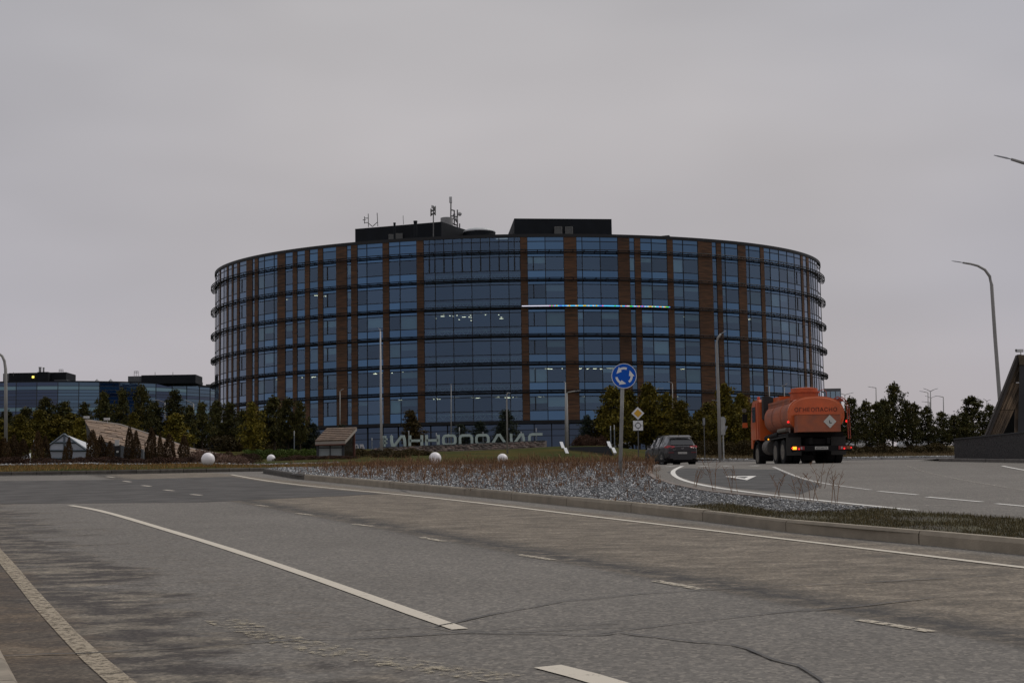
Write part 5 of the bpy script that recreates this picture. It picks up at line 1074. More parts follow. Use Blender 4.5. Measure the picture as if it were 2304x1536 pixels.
def pine_proto(seed,H=5.,R0=1.25,nl=58,leaf=.085,per=30,up=.25,m=pine_m,first=.18,fl=1.0):
    mb=MB(); tips=limbs(mb,seed,H,R0,nl,up,first); rg=np.random.default_rng(seed); C=[]
    for c,e,L,d in tips:
        nc=max(2,int(L/.24))
        for k in range(nc):
            u=.35+.72*(k+rg.random())/nc; q=np.array(c.lerp(e,u)); s_=.12+.10*L*(1-.4*u)
            off=rg.normal(0,s_,3)*np.array([1,1,.6]); q=q+off; nn=per
            C.append(q+rg.normal(0,1,(nn,3))*np.array([s_*.75,s_*.75,s_*.5])*fl)
        # candle-like upright shoots
        q=np.array(e); t_=rg.random(10)[:,None]; C.append(q+t_*np.array([0,0,.32])+rg.normal(0,.03,(10,3)))
    top=np.array([0,0,H*.96]); t_=rg.random(60)[:,None]; C.append(top-np.array([0,0,.5])+t_*np.array([0,0,.75])+rg.normal(0,1,(60,3))*(.11*(1.15-t_)))
    C=np.concatenate(C); V,F=leafcloud(C,leaf); V=V.reshape(-1,3)
    me_t=bpy.data.meshes.new('trunk'); me_t.from_pydata([tuple(v) for v in mb.V],[],mb.F); me_t.materials.append(bark)
    me=bpy.data.meshes.new('crown'); V=V.astype(np.float32); F=F.astype(np.int32); me.vertices.add(len(V)); me.vertices.foreach_set('co',V.ravel()); me.loops.add(F.size); me.loops.foreach_set('vertex_index',F.ravel()); me.polygons.add(len(F)); me.polygons.foreach_set('loop_start',np.arange(0,F.size,4,dtype=np.int32)); me.polygons.foreach_set('loop_total',np.full(len(F),4,np.int32)); me.update(); me.materials.append(m)
    return me_t,me,H,R0
pines=[pine_proto(s_,R0=1.35+.12*(s_%3),nl=60) for s_ in (11,12,13,14,15)]
pines_open=[pine_proto(s_,R0=1.3+.1*(s_%3),nl=58,per=27,first=.15,leaf=.08) for s_ in (61,62,63,64)]
olives=[pine_proto(s_,R0=1.5,nl=66,leaf=.10,per=26,up=.5,m=olive_m,first=.08,fl=1.2) for s_ in (21,22,23)]
spruces=[pine_proto(s_,R0=.95,nl=80,leaf=.07,per=26,up=-.05,m=spruce_m,first=.06) for s_ in (31,32)]
rounds=[pine_proto(41,R0=1.6,nl=60,m=pine_m,first=.15)]; browns=[pine_proto(51,R0=1.05,nl=60,m=brg_m,up=.6,first=.05)]
def tree(name,protos,px,ytop,ybase,wpx,D,label,group,cat='tree',i=0):
    mt,mc,H0,R0=protos[i%len(protos)]; b=at(px,D); top=P(px,ytop,D).z; H=top-b.z; s_=H/H0; w_=(wpx/FPX*D)/(2*R0*.95)
    t=thing(name,label,cat,b,random.uniform(0,6.28),group)
    for nme,me,sc in (('trunk',mt,s_),('crown',mc,s_)):
        o=bpy.data.objects.new(nme,me); COL.objects.link(o); o.parent=t; o.scale=(w_,w_,s_) if nme=='crown' else (w_,w_,s_)
    return t
ORD=['leftmost','second','third','fourth','fifth','sixth','seventh','eighth','ninth','tenth','eleventh','twelfth','thirteenth','fourteenth','fifteenth','sixteenth','seventeenth','eighteenth','nineteenth','twentieth','twenty-first','twenty-second','twenty-third','twenty-fourth']
def belt(rows_,name,protos,where,group,D0,adj):
    rows_=sorted(rows_)
    for i,(px,yt,wp_) in enumerate(rows_):
        look=('tall ' if yt<(sum(r_[1] for r_ in rows_)/len(rows_)) else 'lower ')+('broad ' if wp_>65 else 'slim ' if wp_<50 else '')
        o_=ORD[i] if i==0 else ORD[i]+' from the left'
        tree(name,protos,px,yt,1016,wp_,D0+random.uniform(-6,6),f'{look}{adj}, {o_} {where}',group,i=i)
belt([(-40,915,80),(12,925,80),(60,918,75),(105,895,75),(140,905,70),(190,908,62),(232,882,62),(275,876,66),(322,868,72),(352,905,60),(392,880,72),(428,915,60),(455,905,56),(484,902,60),(512,908,60),(545,925,60)],'pine_tree',pines,'behind the ramp and glass pavilion','pines at the left below the far office building',128,'dark pine')
belt([(590,925,70),(618,893,78),(650,897,72),(676,905,54)],'pine_tree',pines,'in the clump left of the kiosk','pine clump left of the kiosk',122,'deep green pine')
belt([(-30,960,80),(10,945,75),(48,935,72),(85,925,75),(118,935,75),(150,932,75),(180,942,70),(215,948,70),(250,955,66)],'olive_pine',olives,'right behind the glass pavilion','olive yellow bushy pines at the left',104,'olive yellow pine')
belt([(297,930,48),(395,932,80),(570,908,66)],'olive_pine',olives,'of the three behind the ramp','single olive pines behind the ramp',112,'yellow green pine')
belt([(1355,920,80),(1390,872,90),(1425,882,80),(1455,905,80),(1468,864,88),(1505,888,84),(1538,905,80),(1568,925,70),(1598,908,80),(1640,868,88),(1672,888,80),(1700,905,70)],'olive_pine',olives,'between blue sign and lorry','olive pines between the blue sign and the lorry',122,'olive green pine')
belt([(1380,930,80),(1440,930,80),(1520,930,80),(1585,935,80),(1625,930,90),(1690,925,80),(1735,900,70),(1760,920,70),(1790,930,70),(1850,930,70)],'pine_tree',pines,'in the second row near the lorry','dark pines in the second row behind the olive ones',134,'dark green pine')
belt([(1900,925,60),(1926,896,64),(1950,903,60),(1975,908,62),(2010,866,82),(1992,900,66),(2043,905,58),(2064,908,56),(2090,915,60),(2122,928,64),(2150,935,64),(2175,930,60),(2193,893,98),(2238,912,60),(2262,930,70),(2290,940,70),(2330,930,70),(2385,925,80)],'pine_tree',pines_open,'right of the lorry','pines right of the lorry',122,'dark pine')
tree('tree',browns,930,924,1004,62,128,'round brown green tree behind the left half of the sign letters',None)
for i,(px,yt,w_,lb) in enumerate(((1043,955,44,'small blue green spruce behind the fifth sign letter'),(1075,948,50,'small spruce behind the sixth sign letter, broader than its neighbour'),(1125,948,44,'slim spruce behind the right half of the sign, left of the tallest'),(1146,922,56,'tallest spruce behind the right half of the sign letters'),(664,960,60,'dark spruce on the green bank beside the slim grey post'),(697,952,48,'reddish slim spruce left of the kiosk'),(1316,935,40,'slim dark spruce above the dark stairs'),(775,955,40,'faint slim spruce behind the kiosk roof'))):
    tree('spruce_tree',spruces,px,yt,1004,w_,126 if px>700 else 118,lb,'small spruces around the building foot',i=i)
# shrubs: prototypes
def bush_mesh(seed,n,shape,leaf,m,twigs=14,h=1.,r_=.5):
    rg=np.random.default_rng(seed); z=rg.random(n); 
    if shape=='col': rad=r_*np.minimum(1,(1.02-z)*2.2)**.7*(.55+.45*rg.random(n)**.5)*(0.75+.25*np.minimum(1,z*4))
    else: rad=r_*np.sqrt(np.clip(1-(z*1.0)**2,0.02,1))*(.3+.75*rg.random(n)**.5)
    a=rg.uniform(0,6.283,n); lump=1+.22*np.sin(a*3+seed)*np.sin(z*9+a*2+seed); C=np.c_[np.cos(a)*rad*lump,np.sin(a)*rad*lump,z*h*(1+.12*np.sin(a*4+seed*2))]
    V,F=leafcloud(C,leaf); me=bpy.data.meshes.new('foliage'); V=np.asarray(V,np.float32); base_n=len(V)
    tv=[];tf=[]
    for k in range(twigs):
        a=rg.uniform(0,6.28); rr=rg.random()*r_*.9; p0=np.array([rr*.3*np.cos(a),rr*.3*np.sin(a),-.05]); p1=np.array([rr*np.cos(a),rr*np.sin(a),h*rg.uniform(.8,1.22)]); w_=.012; o_=base_n+len(tv)
        tv+=[p0+[w_,0,0],p0-[w_,0,0],p1-[w_*.4,0,0],p1+[w_*.4,0,0]]; tf.append([o_,o_+1,o_+2,o_+3])
    V=np.concatenate([V,np.array(tv,np.float32)]) if tv else V; F=np.concatenate([F,np.array(tf)]) if tf else F; F=F.astype(np.int32)
    me.vertices.add(len(V)); me.vertices.foreach_set('co',V.astype(np.float32).ravel()); me.loops.add(F.size); me.loops.foreach_set('vertex_index',F.ravel()); me.polygons.add(len(F)); me.polygons.foreach_set('loop_start',np.arange(0,F.size,4,dtype=np.int32)); me.polygons.foreach_set('loop_total',np.full(len(F),4,np.int32)); me.update(); me.materials.append(m); return me
jun=[bush_mesh(s_,2600,'col',.042,jun_m,10,1.,.5) for s_ in (1,2,3)]
shr=[bush_mesh(s_,1500,'dome',.045,red_m,50,1.,.7) for s_ in (4,5,6)]; tans=[bush_mesh(s_,900,'dome',.06,tan_m,12,1.,.7) for s_ in (7,8)]; grn=[bush_mesh(s_,1500,'dome',.05,brg_m,30,1.,.7) for s_ in (9,10)]
def bush(name,me,px,ytop,wpx,D,label,group,cat='shrub'):
    b=at(px,D); H=max(.15,P(px,ytop,D).z-b.z); o=bpy.data.objects.new(name,me); COL.objects.link(o); o.location=b; w_=wpx/FPX*D; o.scale=(w_,w_,H); o.rotation_euler=(0,0,random.uniform(0,6.28)); return tag(o,label,cat,group)
J=[(-14,978,44,'broad dark juniper cut by the left edge'),(8,990,34,'low juniper just inside the left edge'),(30,985,36,'juniper left of the white panels, dark brown'),(52,992,30,'juniper before the leftmost white panel'),(84,976,30,'tall juniper left of the glass pavilion'),(101,986,28,'juniper hiding the left corner of the glass pavilion'),(155,988,17,'narrow juniper in front of the glass pavilion'),(208,974,34,'bushy brown juniper right of the glass pavilion'),(226,985,34,'juniper between glass pavilion and info sign'),(247,996,24,'lower juniper left of the info sign'),(291,965,26,'slim pointed juniper right of the info sign'),(305,976,26,'second juniper right of the info sign'),(340,969,30,'pointed juniper in the middle before the ramp'),(360,980,16,'thinnest dark juniper before the ramp'),(380,982,33,'fat rounded juniper before the ramp'),(414,984,30,'rightmost rounded juniper before the ramp'),(146,1006,14,'small leaning juniper at the foot of the glass pavilion')]
for i,(px,yt,w_,lb) in enumerate(J): bush('juniper',jun[i%3],px,yt,w_*.88,70+random.uniform(-1,1.5),lb,'brown junipers along the dry grass strip')
r5=random.Random(12)
def shrubrow(n,x0,x1,yf,D0,D1,me,name,adj,where,group,w=(22,44)):
    xs=sorted(x0+(x1-x0)*(i+r5.uniform(.1,.9))/n for i in range(n))
    for i,px in enumerate(xs):
        o_=ORD[i] if i==0 else ORD[i]+' from the left'
        bush(name,me[r5.randrange(len(me))],px,yf(px)+r5.uniform(-4,4),r5.uniform(*w),r5.uniform(D0,D1),f'{adj}, {o_} {where}',group)
shrubrow(22,-20,440,lambda x:1031,67.5,69.5,shr,'low_shrub','low reddish brown shrub','behind the dry grass strip','low reddish shrubs at the left')
shrubrow(12,440,560,lambda x:1014+(x-440)*.12,70,76,tans,'hydrangea','dried shrub with tan flower heads','beside the ramp end','dried hydrangeas beside the ramp',(22,34))
shrubrow(8,430,585,lambda x:1022,72,80,shr,'low_shrub','dark red brown shrub','near the ramp end','low shrubs near the ramp end',(24,40))
shrubrow(10,640,800,lambda x:1028,83,86,shr,'low_shrub','brown shrub','at the foot of the kiosk','shrubs at the kiosk foot',(24,38))
shrubrow(16,790,960,lambda x:1013,88,100,grn,'low_shrub','brown green shrub','on the bank right of the kiosk','shrubs on the bank below the left letters',(26,44))
shrubrow(9,625,720,lambda x:1031,92,100,grn,'low_shrub','greenish low shrub','before the green bank','shrubs before the green bank',(20,34))
shrubrow(6,1292,1362,lambda x:984,116,120,shr,'bare_shrub','bare reddish shrub','above the dark stairs','bare shrubs above the stairs',(22,34))
shrubrow(8,1560,1720,lambda x:995,112,116,grn,'low_shrub','yellowish undergrowth shrub','under pines left of the lorry','undergrowth left of the lorry',(34,50))
shrubrow(9,1910,2140,lambda x:1002,114,118,grn,'low_shrub','yellowish undergrowth shrub','under pines right of the lorry','undergrowth right of the lorry',(30,46))
shrubrow(12,560,720,lambda x:978,126,130,grn,'low_shrub','dark brown shrub','under the pine clump','undergrowth at the pine clump',(34,50))
shrubrow(14,250,560,lambda x:985,124,130,grn,'low_shrub','dark green shrub','under pines behind the ramp','undergrowth behind the ramp',(36,54))
# hedge bank green left of kiosk
m_h=leafmat('hedge_green',(.022,.038,.005),(.045,.070,.010),(.08,.105,.018)); a_=at(548,104); b_=at(712,104)
x=rng.uniform(0,1,7000); zt_=rng.uniform(0,1,7000); V,F=leafcloud(np.c_[a_.x+(b_.x-a_.x)*x,a_.y+rng.uniform(-.6,1.0,7000),a_.z-.1+zt_*.75+.05*np.sin(x*40)],.05)
o=npmesh('hedge',V,F,m_h); tag(o,'low clipped green hedge behind the small globe lamp left of the kiosk','hedge')

# ================================================================ VEHICLES
def rot_tire(rad,wd,n=24):
    pr=[(rad*.60,-wd/2),(rad*.93,-wd/2),(rad,-wd*.38),(rad,wd*.38),(rad*.93,wd/2),(rad*.60,wd/2)]; return pr
tyre=mat('tyre',(.010,.010,.010),.85,spec=.2); dusty=mat('dusty_rim',(.13,.115,.095),.8,var=.25,vscale=9); chas=mat('chassis_black',(.010,.009,.009),.8,spec=.2); org=mat('tank_orange',(.44,.09,.022),.5,col2=(.36,.090,.045),vscale=1.6,coat=.15); orgc=mat('cab_orange',(.50,.092,.014),.4,var=.12,vscale=2,coat=.2); dirty=mat('dusty_orange',(.235,.082,.050),.75,col2=(.37,.100,.042),vscale=2.2)
# ---- tanker lorry: local axes x right, y forward, z up; origin under rear bumper centre
tb=road_at(1848,62.2); heading=R(3.2); lorry=thing('tanker_lorry','orange six wheeled fuel tanker lorry seen from behind on the roundabout','lorry',tb,heading)
LM=Matrix()
def lw(name,x,y,rad=.52,wd=.30,parent=None,hub=1):
    s_=1 if x>0 else -1; M=Matrix.Translation((x,y,rad))@Matrix.Rotation(R(90)*s_,4,'Y'); wh=bpy.data.objects.new(name,None); 
    me=MB().lathe(rot_tire(rad,wd),26,M=M); o=me.ob('wheel',tyre,parent)
    # tread grooves
    q=MB().lathe([(rad*.20,wd*.30),(rad*.26,wd*.42),(rad*.26,wd*.30),(rad*.50,wd*.18),(rad*.60,wd*.47),(rad*.62,wd*.52),(rad*.58,wd*.53)] if hub else [(rad*.3,wd*.5),(rad*.6,wd*.52)],22,M=M); r2=q.ob('rim',dusty,o)
    return o
for x in (-1.0,1.0):
    s_=1 if x>0 else -1
    for y in (1.55,2.9):
        lw('wheel',x+s_*.06,y,parent=lorry); lw('wheel',x-s_*.29,y,parent=lorry,hub=0)
for x in (-1.04,1.04): lw('wheel',x,6.55,parent=lorry)
MB().box(-.42,-.30,.1,7.6,.78,1.05).box(.30,.42,.1,7.6,.78,1.05).box(-.42,.42,.3,.45,.78,1.0).box(-.42,.42,3.6,3.8,.75,1.0).box(-.10,.10,1.3,3.2,.42,.62).ob('chassis',chas,lorry)
MB().box(-.95,.95,1.50,1.60,.46,.58).box(-.95,.95,2.85,2.95,.46,.58).lathe([(.19,-.15),(.24,0),(.19,.15)],12,M=Matrix.Translation((0,1.55,.52))).ob('axle',chas,lorry)
# mudguards
def mud(x0,x1,y,r_,a0,a1,m,name='mudguard',z=.52):
    mb=MB(); n=10
    for i in range(n):
        a=R(a0+(a1-a0)*i/n); b=R(a0+(a1-a0)*(i+1)/n)
        pa=[(x0,y+r_*math.cos(t),z+r_*math.sin(t)) for t in (a,b)]; pb=[(x0,y+(r_+.03)*math.cos(t),z+(r_+.03)*math.sin(t)) for t in (a,b)]
        mb.hexa([Vector(pa[0]),Vector(pa[1]),Vector(pb[1]),Vector(pb[0])],[Vector((x1,v[1],v[2])) for v in (pa[0],pa[1],pb[1],pb[0])])
    return mb.ob(name,m,lorry)
for s_ in (-1,1):
    x0,x1=sorted((s_*.62,s_*1.24)); 
    mud(x0,x1,6.55,.64,-15,205,chas)
    MB().box(x0,x1,.72,.75,.35,1.1).box(x0,x1,.75,3.7,1.10,1.13).ob('mudguard',mat('mud_flap',(.035,.033,.030),.85),lorry)
# tank: superellipse cross section
TL0,TL1=.55,5.15; tw,thh,tzc=1.18,.74,2.03
def tsec(y,k=1.0,n=40,flat=.0):
    V=[]
    for j in range(n):
        a=2*math.pi*j/n; c,s_=math.cos(a),math.sin(a); V.append(Vector((math.copysign(abs(c)**.82,c)*tw*k,y,tzc+math.copysign(abs(s_)**.82,s_)*thh*k)))
    return V
def loft(secs,caps=True):
    n=len(secs[0]); V=[v for s_ in secs for v in s_]; F=[(i*n+j,i*n+(j+1)%n,(i+1)*n+(j+1)%n,(i+1)*n+j) for i in range(len(secs)-1) for j in range(n)]
    if caps: F+= [tuple(range(n))[::-1],tuple((len(secs)-1)*n+j for j in range(n))]
    return V,F
V,F=loft([tsec(TL0+.02,.97),tsec(TL0+.06,.985),tsec(TL1-.1,.985),tsec(TL1,.93)],True); MB().add(V,F).ob('tank',dirty,lorry)
V,F=loft([tsec(TL0-.03,.90),tsec(TL0,.955),tsec(TL0,1.0),tsec(TL0+.10,1.0),tsec(TL0+.10,.97)],True); MB().add(V,F).ob('rear_end_plate',orgc,lorry)
for y in (2.0,3.6): V,F=loft([tsec(y,.98),tsec(y,1.0),tsec(y+.06,1.0),tsec(y+.06,.98)],False); MB().add(V,F).ob('tank_band',dirty,lorry)
# rear equipment box with hazard diamond
bx0,bx1,bz0,bz1=-.93,.84,1.28,1.98
MB().box(bx0,bx1,-.05,.60,bz0,bz1).ob('equipment_box',dirty,lorry); MB().box(bx0-.02,bx1+.02,-.07,.50,bz1,bz1+.025).ob('box_lid',orgc,lorry)
mb=MB(); mb.box(-.19,.19,-.012,0,-.19,.19,0,Matrix.Translation((.40,-.055,1.69))@Matrix.Rotation(R(45),4,'Y')); mb.ob('hazard_diamond',mat('diamond_white',(.50,.49,.45),.6),lorry)
V=[(.36,1.74),(.39,1.74),(.40,1.65),(.47,1.645),(.47,1.615),(.37,1.615)]; MB().prism([(a,-.072,b) for a,b in V],(0,.004,0)).ob('hazard_mark',sbk,lorry)
def text(body,size,name,m,parent,loc,rx=90,spacing=1.0,sx=1.0,extr=.004):
    cu=bpy.data.curves.new('txt','FONT'); cu.body=body; cu.size=size; cu.extrude=extr; cu.align_x='CENTER'; cu.align_y='CENTER'; cu.space_character=spacing
    o=bpy.data.objects.new('txt',cu); COL.objects.link(o); bpy.context.view_layer.update(); me=bpy.data.meshes.new_from_object(o.evaluated_get(bpy.context.evaluated_depsgraph_get())); bpy.data.objects.remove(o); me.materials.clear(); me.materials.append(m)
    q=bpy.data.objects.new(name,me); COL.objects.link(q); q.parent=parent; q.location=loc; q.rotation_euler=(R(rx),0,0); q.scale=(sx,1,1); return q
text('ОГНЕОПАСНО',.235,'lettering',mat('letter_dark',(.07,.022,.010),.7),lorry,(-.02,.505,2.20),spacing=1.12)
# hatch drum on top, ladder, rails
MB().lathe([(.60,2.60),(.60,3.04),(.66,3.05),(.66,3.09),(.57,3.10),(.57,3.24),(.40,3.27)],28,M=Matrix.Translation((.12,2.9,0))).ob('hatch_drum',mat('drum_orange',(.44,.075,.014),.5,var=.15,vscale=3),lorry,smooth=False)
MB().lathe([(.63,3.045),(.63,3.075)],28,M=Matrix.Translation((.12,2.9,0))@Matrix.Scale(1.06,4)).ob('drum_seal',chas,lorry) if False else None
MB().box(-.98,-.28,1.1,5.0,2.60,2.64).box(-.98,-.94,1.0,5.0,2.52,2.74).ob('walkway',dirty,lorry)
MB().box(-.75,-.2,3.8,5.0,2.64,2.98).ob('tank_top_box',orgc,lorry)
rail=mat('rail_red',(.30,.045,.02),.6)
MB().tube([(.55,2.3,2.6),(.55,2.3,3.08),(.80,2.3,3.16),(.92,2.3,3.05),(.92,2.3,2.5)],.018,5).ob('hatch_rail',rail,lorry)
MB().tube([(.80,.70,2.66),(.95,.58,2.74),(1.10,.45,2.60),(1.25,.40,2.34),(1.27,.4,1.0)],.022,5).ob('ladder_rail',rail,lorry); MB().tube([(.98,.70,2.66),(1.12,.62,2.72),(1.24,.55,2.60),(1.36,.5,2.34),(1.38,.5,1.0)],.022,5).ob('ladder_rail',rail,lorry)
for z in (1.1,1.4,1.7,2.0,2.3): MB().tube([(1.25,.42,z),(1.40,.5,z)],.016,4).ob('ladder_rung',chas,lorry)
MB().box(.75,1.2,.75,.85,2.55,2.66).box(.6,.95,.7,.78,2.60,2.66).ob('valve_handle',rail,lorry)
# bumper and lights
MB().box(-1.25,1.25,-.10,.02,.50,.72).box(-1.22,-1.16,-.1,.05,.45,.75).ob('rear_bumper',chas,lorry)
redl=mat('tail_light_on',(1,.02,.02),.4,emit=1.0); redd=mat('tail_light_red',(.22,.01,.01),.35); amb=mat('indicator_on',(1,.36,.02),.4,emit=2.0); ambd=mat('indicator_off',(.24,.07,.01),.35); clr=mat('reverse_lens',(.3,.3,.3),.3)
for s_ in (-1,1):
    lp=MB().box(min(s_*.70,s_*1.22),max(s_*.70,s_*1.22),-.13,-.10,.55,.69).ob('light_cluster',redd,lorry)
    x0,x1=sorted((s_*1.03,s_*1.19)); MB().box(x0,x1,-.145,-.13,.565,.68).ob('indicator',amb if s_<0 else ambd,lp)
    MB().lathe([(.035,0),(.035,.02)],10,M=Matrix.Translation((s_*.93,-.13,.585))@Matrix.Rotation(R(90),4,'X')).ob('tail_lamp',redl,lp)
    x0,x1=sorted((s_*.80,s_*.86)); MB().box(x0,x1,-.14,-.13,.57,.67).ob('reverse_lamp',clr,lp)
    MB().lathe([(.03,0),(.03,.02)],10,M=Matrix.Translation((s_*(1.215),-.13,.62))@Matrix.Rotation(R(90),4,'X')).ob('corner_lamp',redl,lp)
    MB().lathe([(.05,-.02),(.05,.02)],10,M=Matrix.Translation((s_*(1.24) if s_>0 else -1.16,.48 if s_>0 else .6,1.72))@Matrix.Rotation(R(90),4,'X')).ob('side_marker',redl,lorry)
MB().lathe([(.03,-.02),(.03,.02)],10,M=Matrix.Translation((-1.20,4.2,1.15))@Matrix.Rotation(R(90),4,'X')).ob('side_marker',mat('amber_on',(1,.4,.02),.4,emit=1.5),lorry)
npl_=MB().box(-.27,.27,-.125,-.10,.555,.675).ob('number_plate',mat('plate_pale',(.42,.41,.38),.6),lorry); text('н231мв116',.11,'plate_text',sbk,npl_,(0,-.128,.615),sx=.82,extr=.002)
# cab
V=[(5.72,1.15),(5.72,2.86),(5.85,2.98),(7.10,2.96),(7.35,2.75),(7.62,1.95),(7.66,.95),(7.3,.85),(7.22,1.1),(6.85,1.28),(6.25,1.28),(5.95,1.15)]
V=[(5.72,1.15),(5.72,2.86),(5.85,2.98),(7.10,2.96),(7.35,2.75),(7.62,1.95),(7.66,.85),(7.28,.85),(7.2,1.22),(6.0,1.22)]
cabm=MB().prism([(-1.22,y,z) for y,z in V],(2.44,0,0)).ob('cab',orgc,lorry)
for s_ in (-1,1):
    x=s_*1.225; MB().box(min(x,x+s_*.01),max(x,x+s_*.01),6.55,7.22,2.02,2.70).ob('side_window',mat('cab_glass',(.02,.025,.03),.15),cabm)
    for yy in (5.80,6.0,6.42): MB().box(min(x,x+s_*.015),max(x,x+s_*.015),yy,yy+.05,1.25,2.85).ob('cab_rib',mat('rib_orange',(.40,.06,.015),.5),cabm)
    MB().tube([(s_*1.2,7.3,2.55),(s_*1.55,7.35,2.55),(s_*1.55,7.35,1.95)],.015,5).ob('mirror_arm',chas,lorry)
    MB().box(s_*1.55-.11,s_*1.55+.11,7.3,7.36,2.03,2.42).ob('mirror',chas,lorry); MB().box(s_*1.55-.11,s_*1.55+.11,7.29,7.37,1.80,2.02).ob('mirror_cap',orgc,lorry)
MB().box(-.5,.5,5.70,5.715,2.1,2.7).ob('rear_window',mat('cab_glass',(.02,.025,.03),.15),cabm)
MB().lathe([(.07,2.98),(.07,3.1),(.045,3.16)],10,M=Matrix.Translation((-1.05,6.6,0))).ob('roof_marker',mat('marker_red',(.5,.05,.01),.4),lorry); 
MB().lathe([(.09,-.06),(.10,.06)],10,M=Matrix.Translation((-1.58,7.3,2.58))@Matrix.Rotation(R(90),4,'X')).ob('round_mirror',dusty,lorry)
# air intake behind the cab (tall D shaped black housing), fuel tanks, pipe
V=[(-1.12,2.1),(-1.12,3.10),(-.86,3.10),(-.66,3.02),(-.50,2.82),(-.46,2.55),(-.50,2.2),(-.66,2.05),(-.9,1.95)]; MB().prism([(a,5.35,b) for a,b in V],(0,.35,0)).ob('air_intake',mat('intake_black',(.012,.012,.012),.7),lorry)
for k in range(3): 
    MB().lathe([(.16,0),(.16,.02)],14,M=Matrix.Translation((-1.16,4.45+k*.0,.80))).ob('x',chas,lorry) if False else None
MB().lathe([(.30,-.5),(.32,-.45),(.32,.45),(.30,.5)],18,M=Matrix.Translation((-1.0,4.55,.82))@Matrix.Rotation(R(90),4,'X')).ob('fuel_tank',mat('fuel_tank',(.06,.055,.05),.6),lorry)
for yy in (4.2,4.5,4.8): MB().lathe([(.33,-.03),(.34,0),(.33,.03)],18,M=Matrix.Translation((-1.0,yy,.82))@Matrix.Rotation(R(90),4,'X')).ob('tank_strap',mat('strap_grey',(.20,.18,.16),.7),lorry)
MB().tube([(-1.12,.95,1.42),(-1.12,2.5,1.42)],.09,10).ob('hose_tube',mat('hose_tube',(.12,.105,.085),.8),lorry); MB().tube([(-1.1,2.6,1.3),(-1.1,5.0,1.22)],.11,10).ob('pipe',chas,lorry)
MB().box(-1.15,1.15,.7,5.2,1.10,1.28).ob('subframe',chas,lorry); MB().box(-1.1,-1.05,.75,.8,.75,1.5).ob('pipe',mat('strap_grey',(.20,.18,.16),.7),lorry)

# ---- grey compact SUV, local axes x right, y forward
cb=road_at(1536,84.0); cb.z-=.02; car=thing('parked_car' if False else 'suv_car','dark grey compact SUV driving away onto the roundabout, behind the gravel island','car',cb,R(12.5))
cpaint=mat('grey_car_paint',(.036,.034,.038),.4,metal=.2,coat=.2,var=.06,vscale=2); cglass=mat('car_glass',(.018,.020,.024),.08,coat=.6); ctrim=mat('car_trim_black',(.010,.010,.011),.6); chrome=mat('chrome_strip',(.5,.5,.5),.25,metal=.9)
st_y=[0,.06,.25,.7,1.2,1.9,2.5,2.95,3.25,3.7,4.15,4.38,4.46]
roof=[1.00,1.08,1.42,1.61,1.65,1.655,1.61,1.42,1.12,1.04,.97,.84,.66]
belt_=[.92,.98,1.02,1.03,1.02,1.0,.99,.98,1.0,.97,.90,.78,.62]
hw=[.80,.86,.905,.92,.925,.925,.92,.92,.915,.90,.85,.76,.66]; hr=[.62,.66,.62,.60,.60,.60,.60,.64,.78,.76,.70,.62,.55]; sill=[.42,.34,.28,.26,.26,.26,.26,.26,.26,.26,.27,.30,.34]
def csec(i):
    y,rz,bz,w_,r_,sz=st_y[i],roof[i],belt_[i],hw[i],hr[i],sill[i]
    R_=[(w_*.88,sz),(w_*.985,sz+.10),(w_,(sz+bz)/2),(w_*.985,bz-.06),(w_*.955,bz),(r_+(w_*.955-r_)*.45,bz+(rz-bz)*.52),(r_+.02,rz-(rz-bz)*.10),(r_*.80,rz-.008),(0,rz)]
    return [Vector((a,y,z)) for a,z in R_]+[Vector((-a,y,z)) for a,z in R_[-2::-1]]
secs=[csec(i) for i in range(len(st_y))]; n=len(secs[0]); bF=[];gF=[];V=[v for s_ in secs for v in s_]
for i in range(len(secs)-1):
    for j in range(n-1):
        f=(i*n+j,(i+1)*n+j,(i+1)*n+j+1,i*n+j+1); side=j in (4,5,n-6,n-7)
        g=False
        if side and 2<=i<=6: g=True
        if j in (6,7,n-8,n-9) and i in (1,): g=True
        if side and i==1: g=False
        if j in (5,6,7,8,9,10) and i==7: g=True
        (gF if g else bF).append(f)
bF.append(tuple(range(n))); bF.append(tuple((len(secs)-1)*n+j for j in range(n))[::-1]); 
for i in range(len(secs)-1): bF.append((i*n,i*n+n-1,(i+1)*n+n-1,(i+1)*n))
mb=MB(); mb.add([(-v[0],v[1],v[2]) for v in V],bF); body=mb.ob('body',cpaint,car,smooth=False)
mb=MB(); mb.add([(-v[0]*1.002,v[1],v[2]) for v in V],gF); mb.ob('windows',cglass,car)
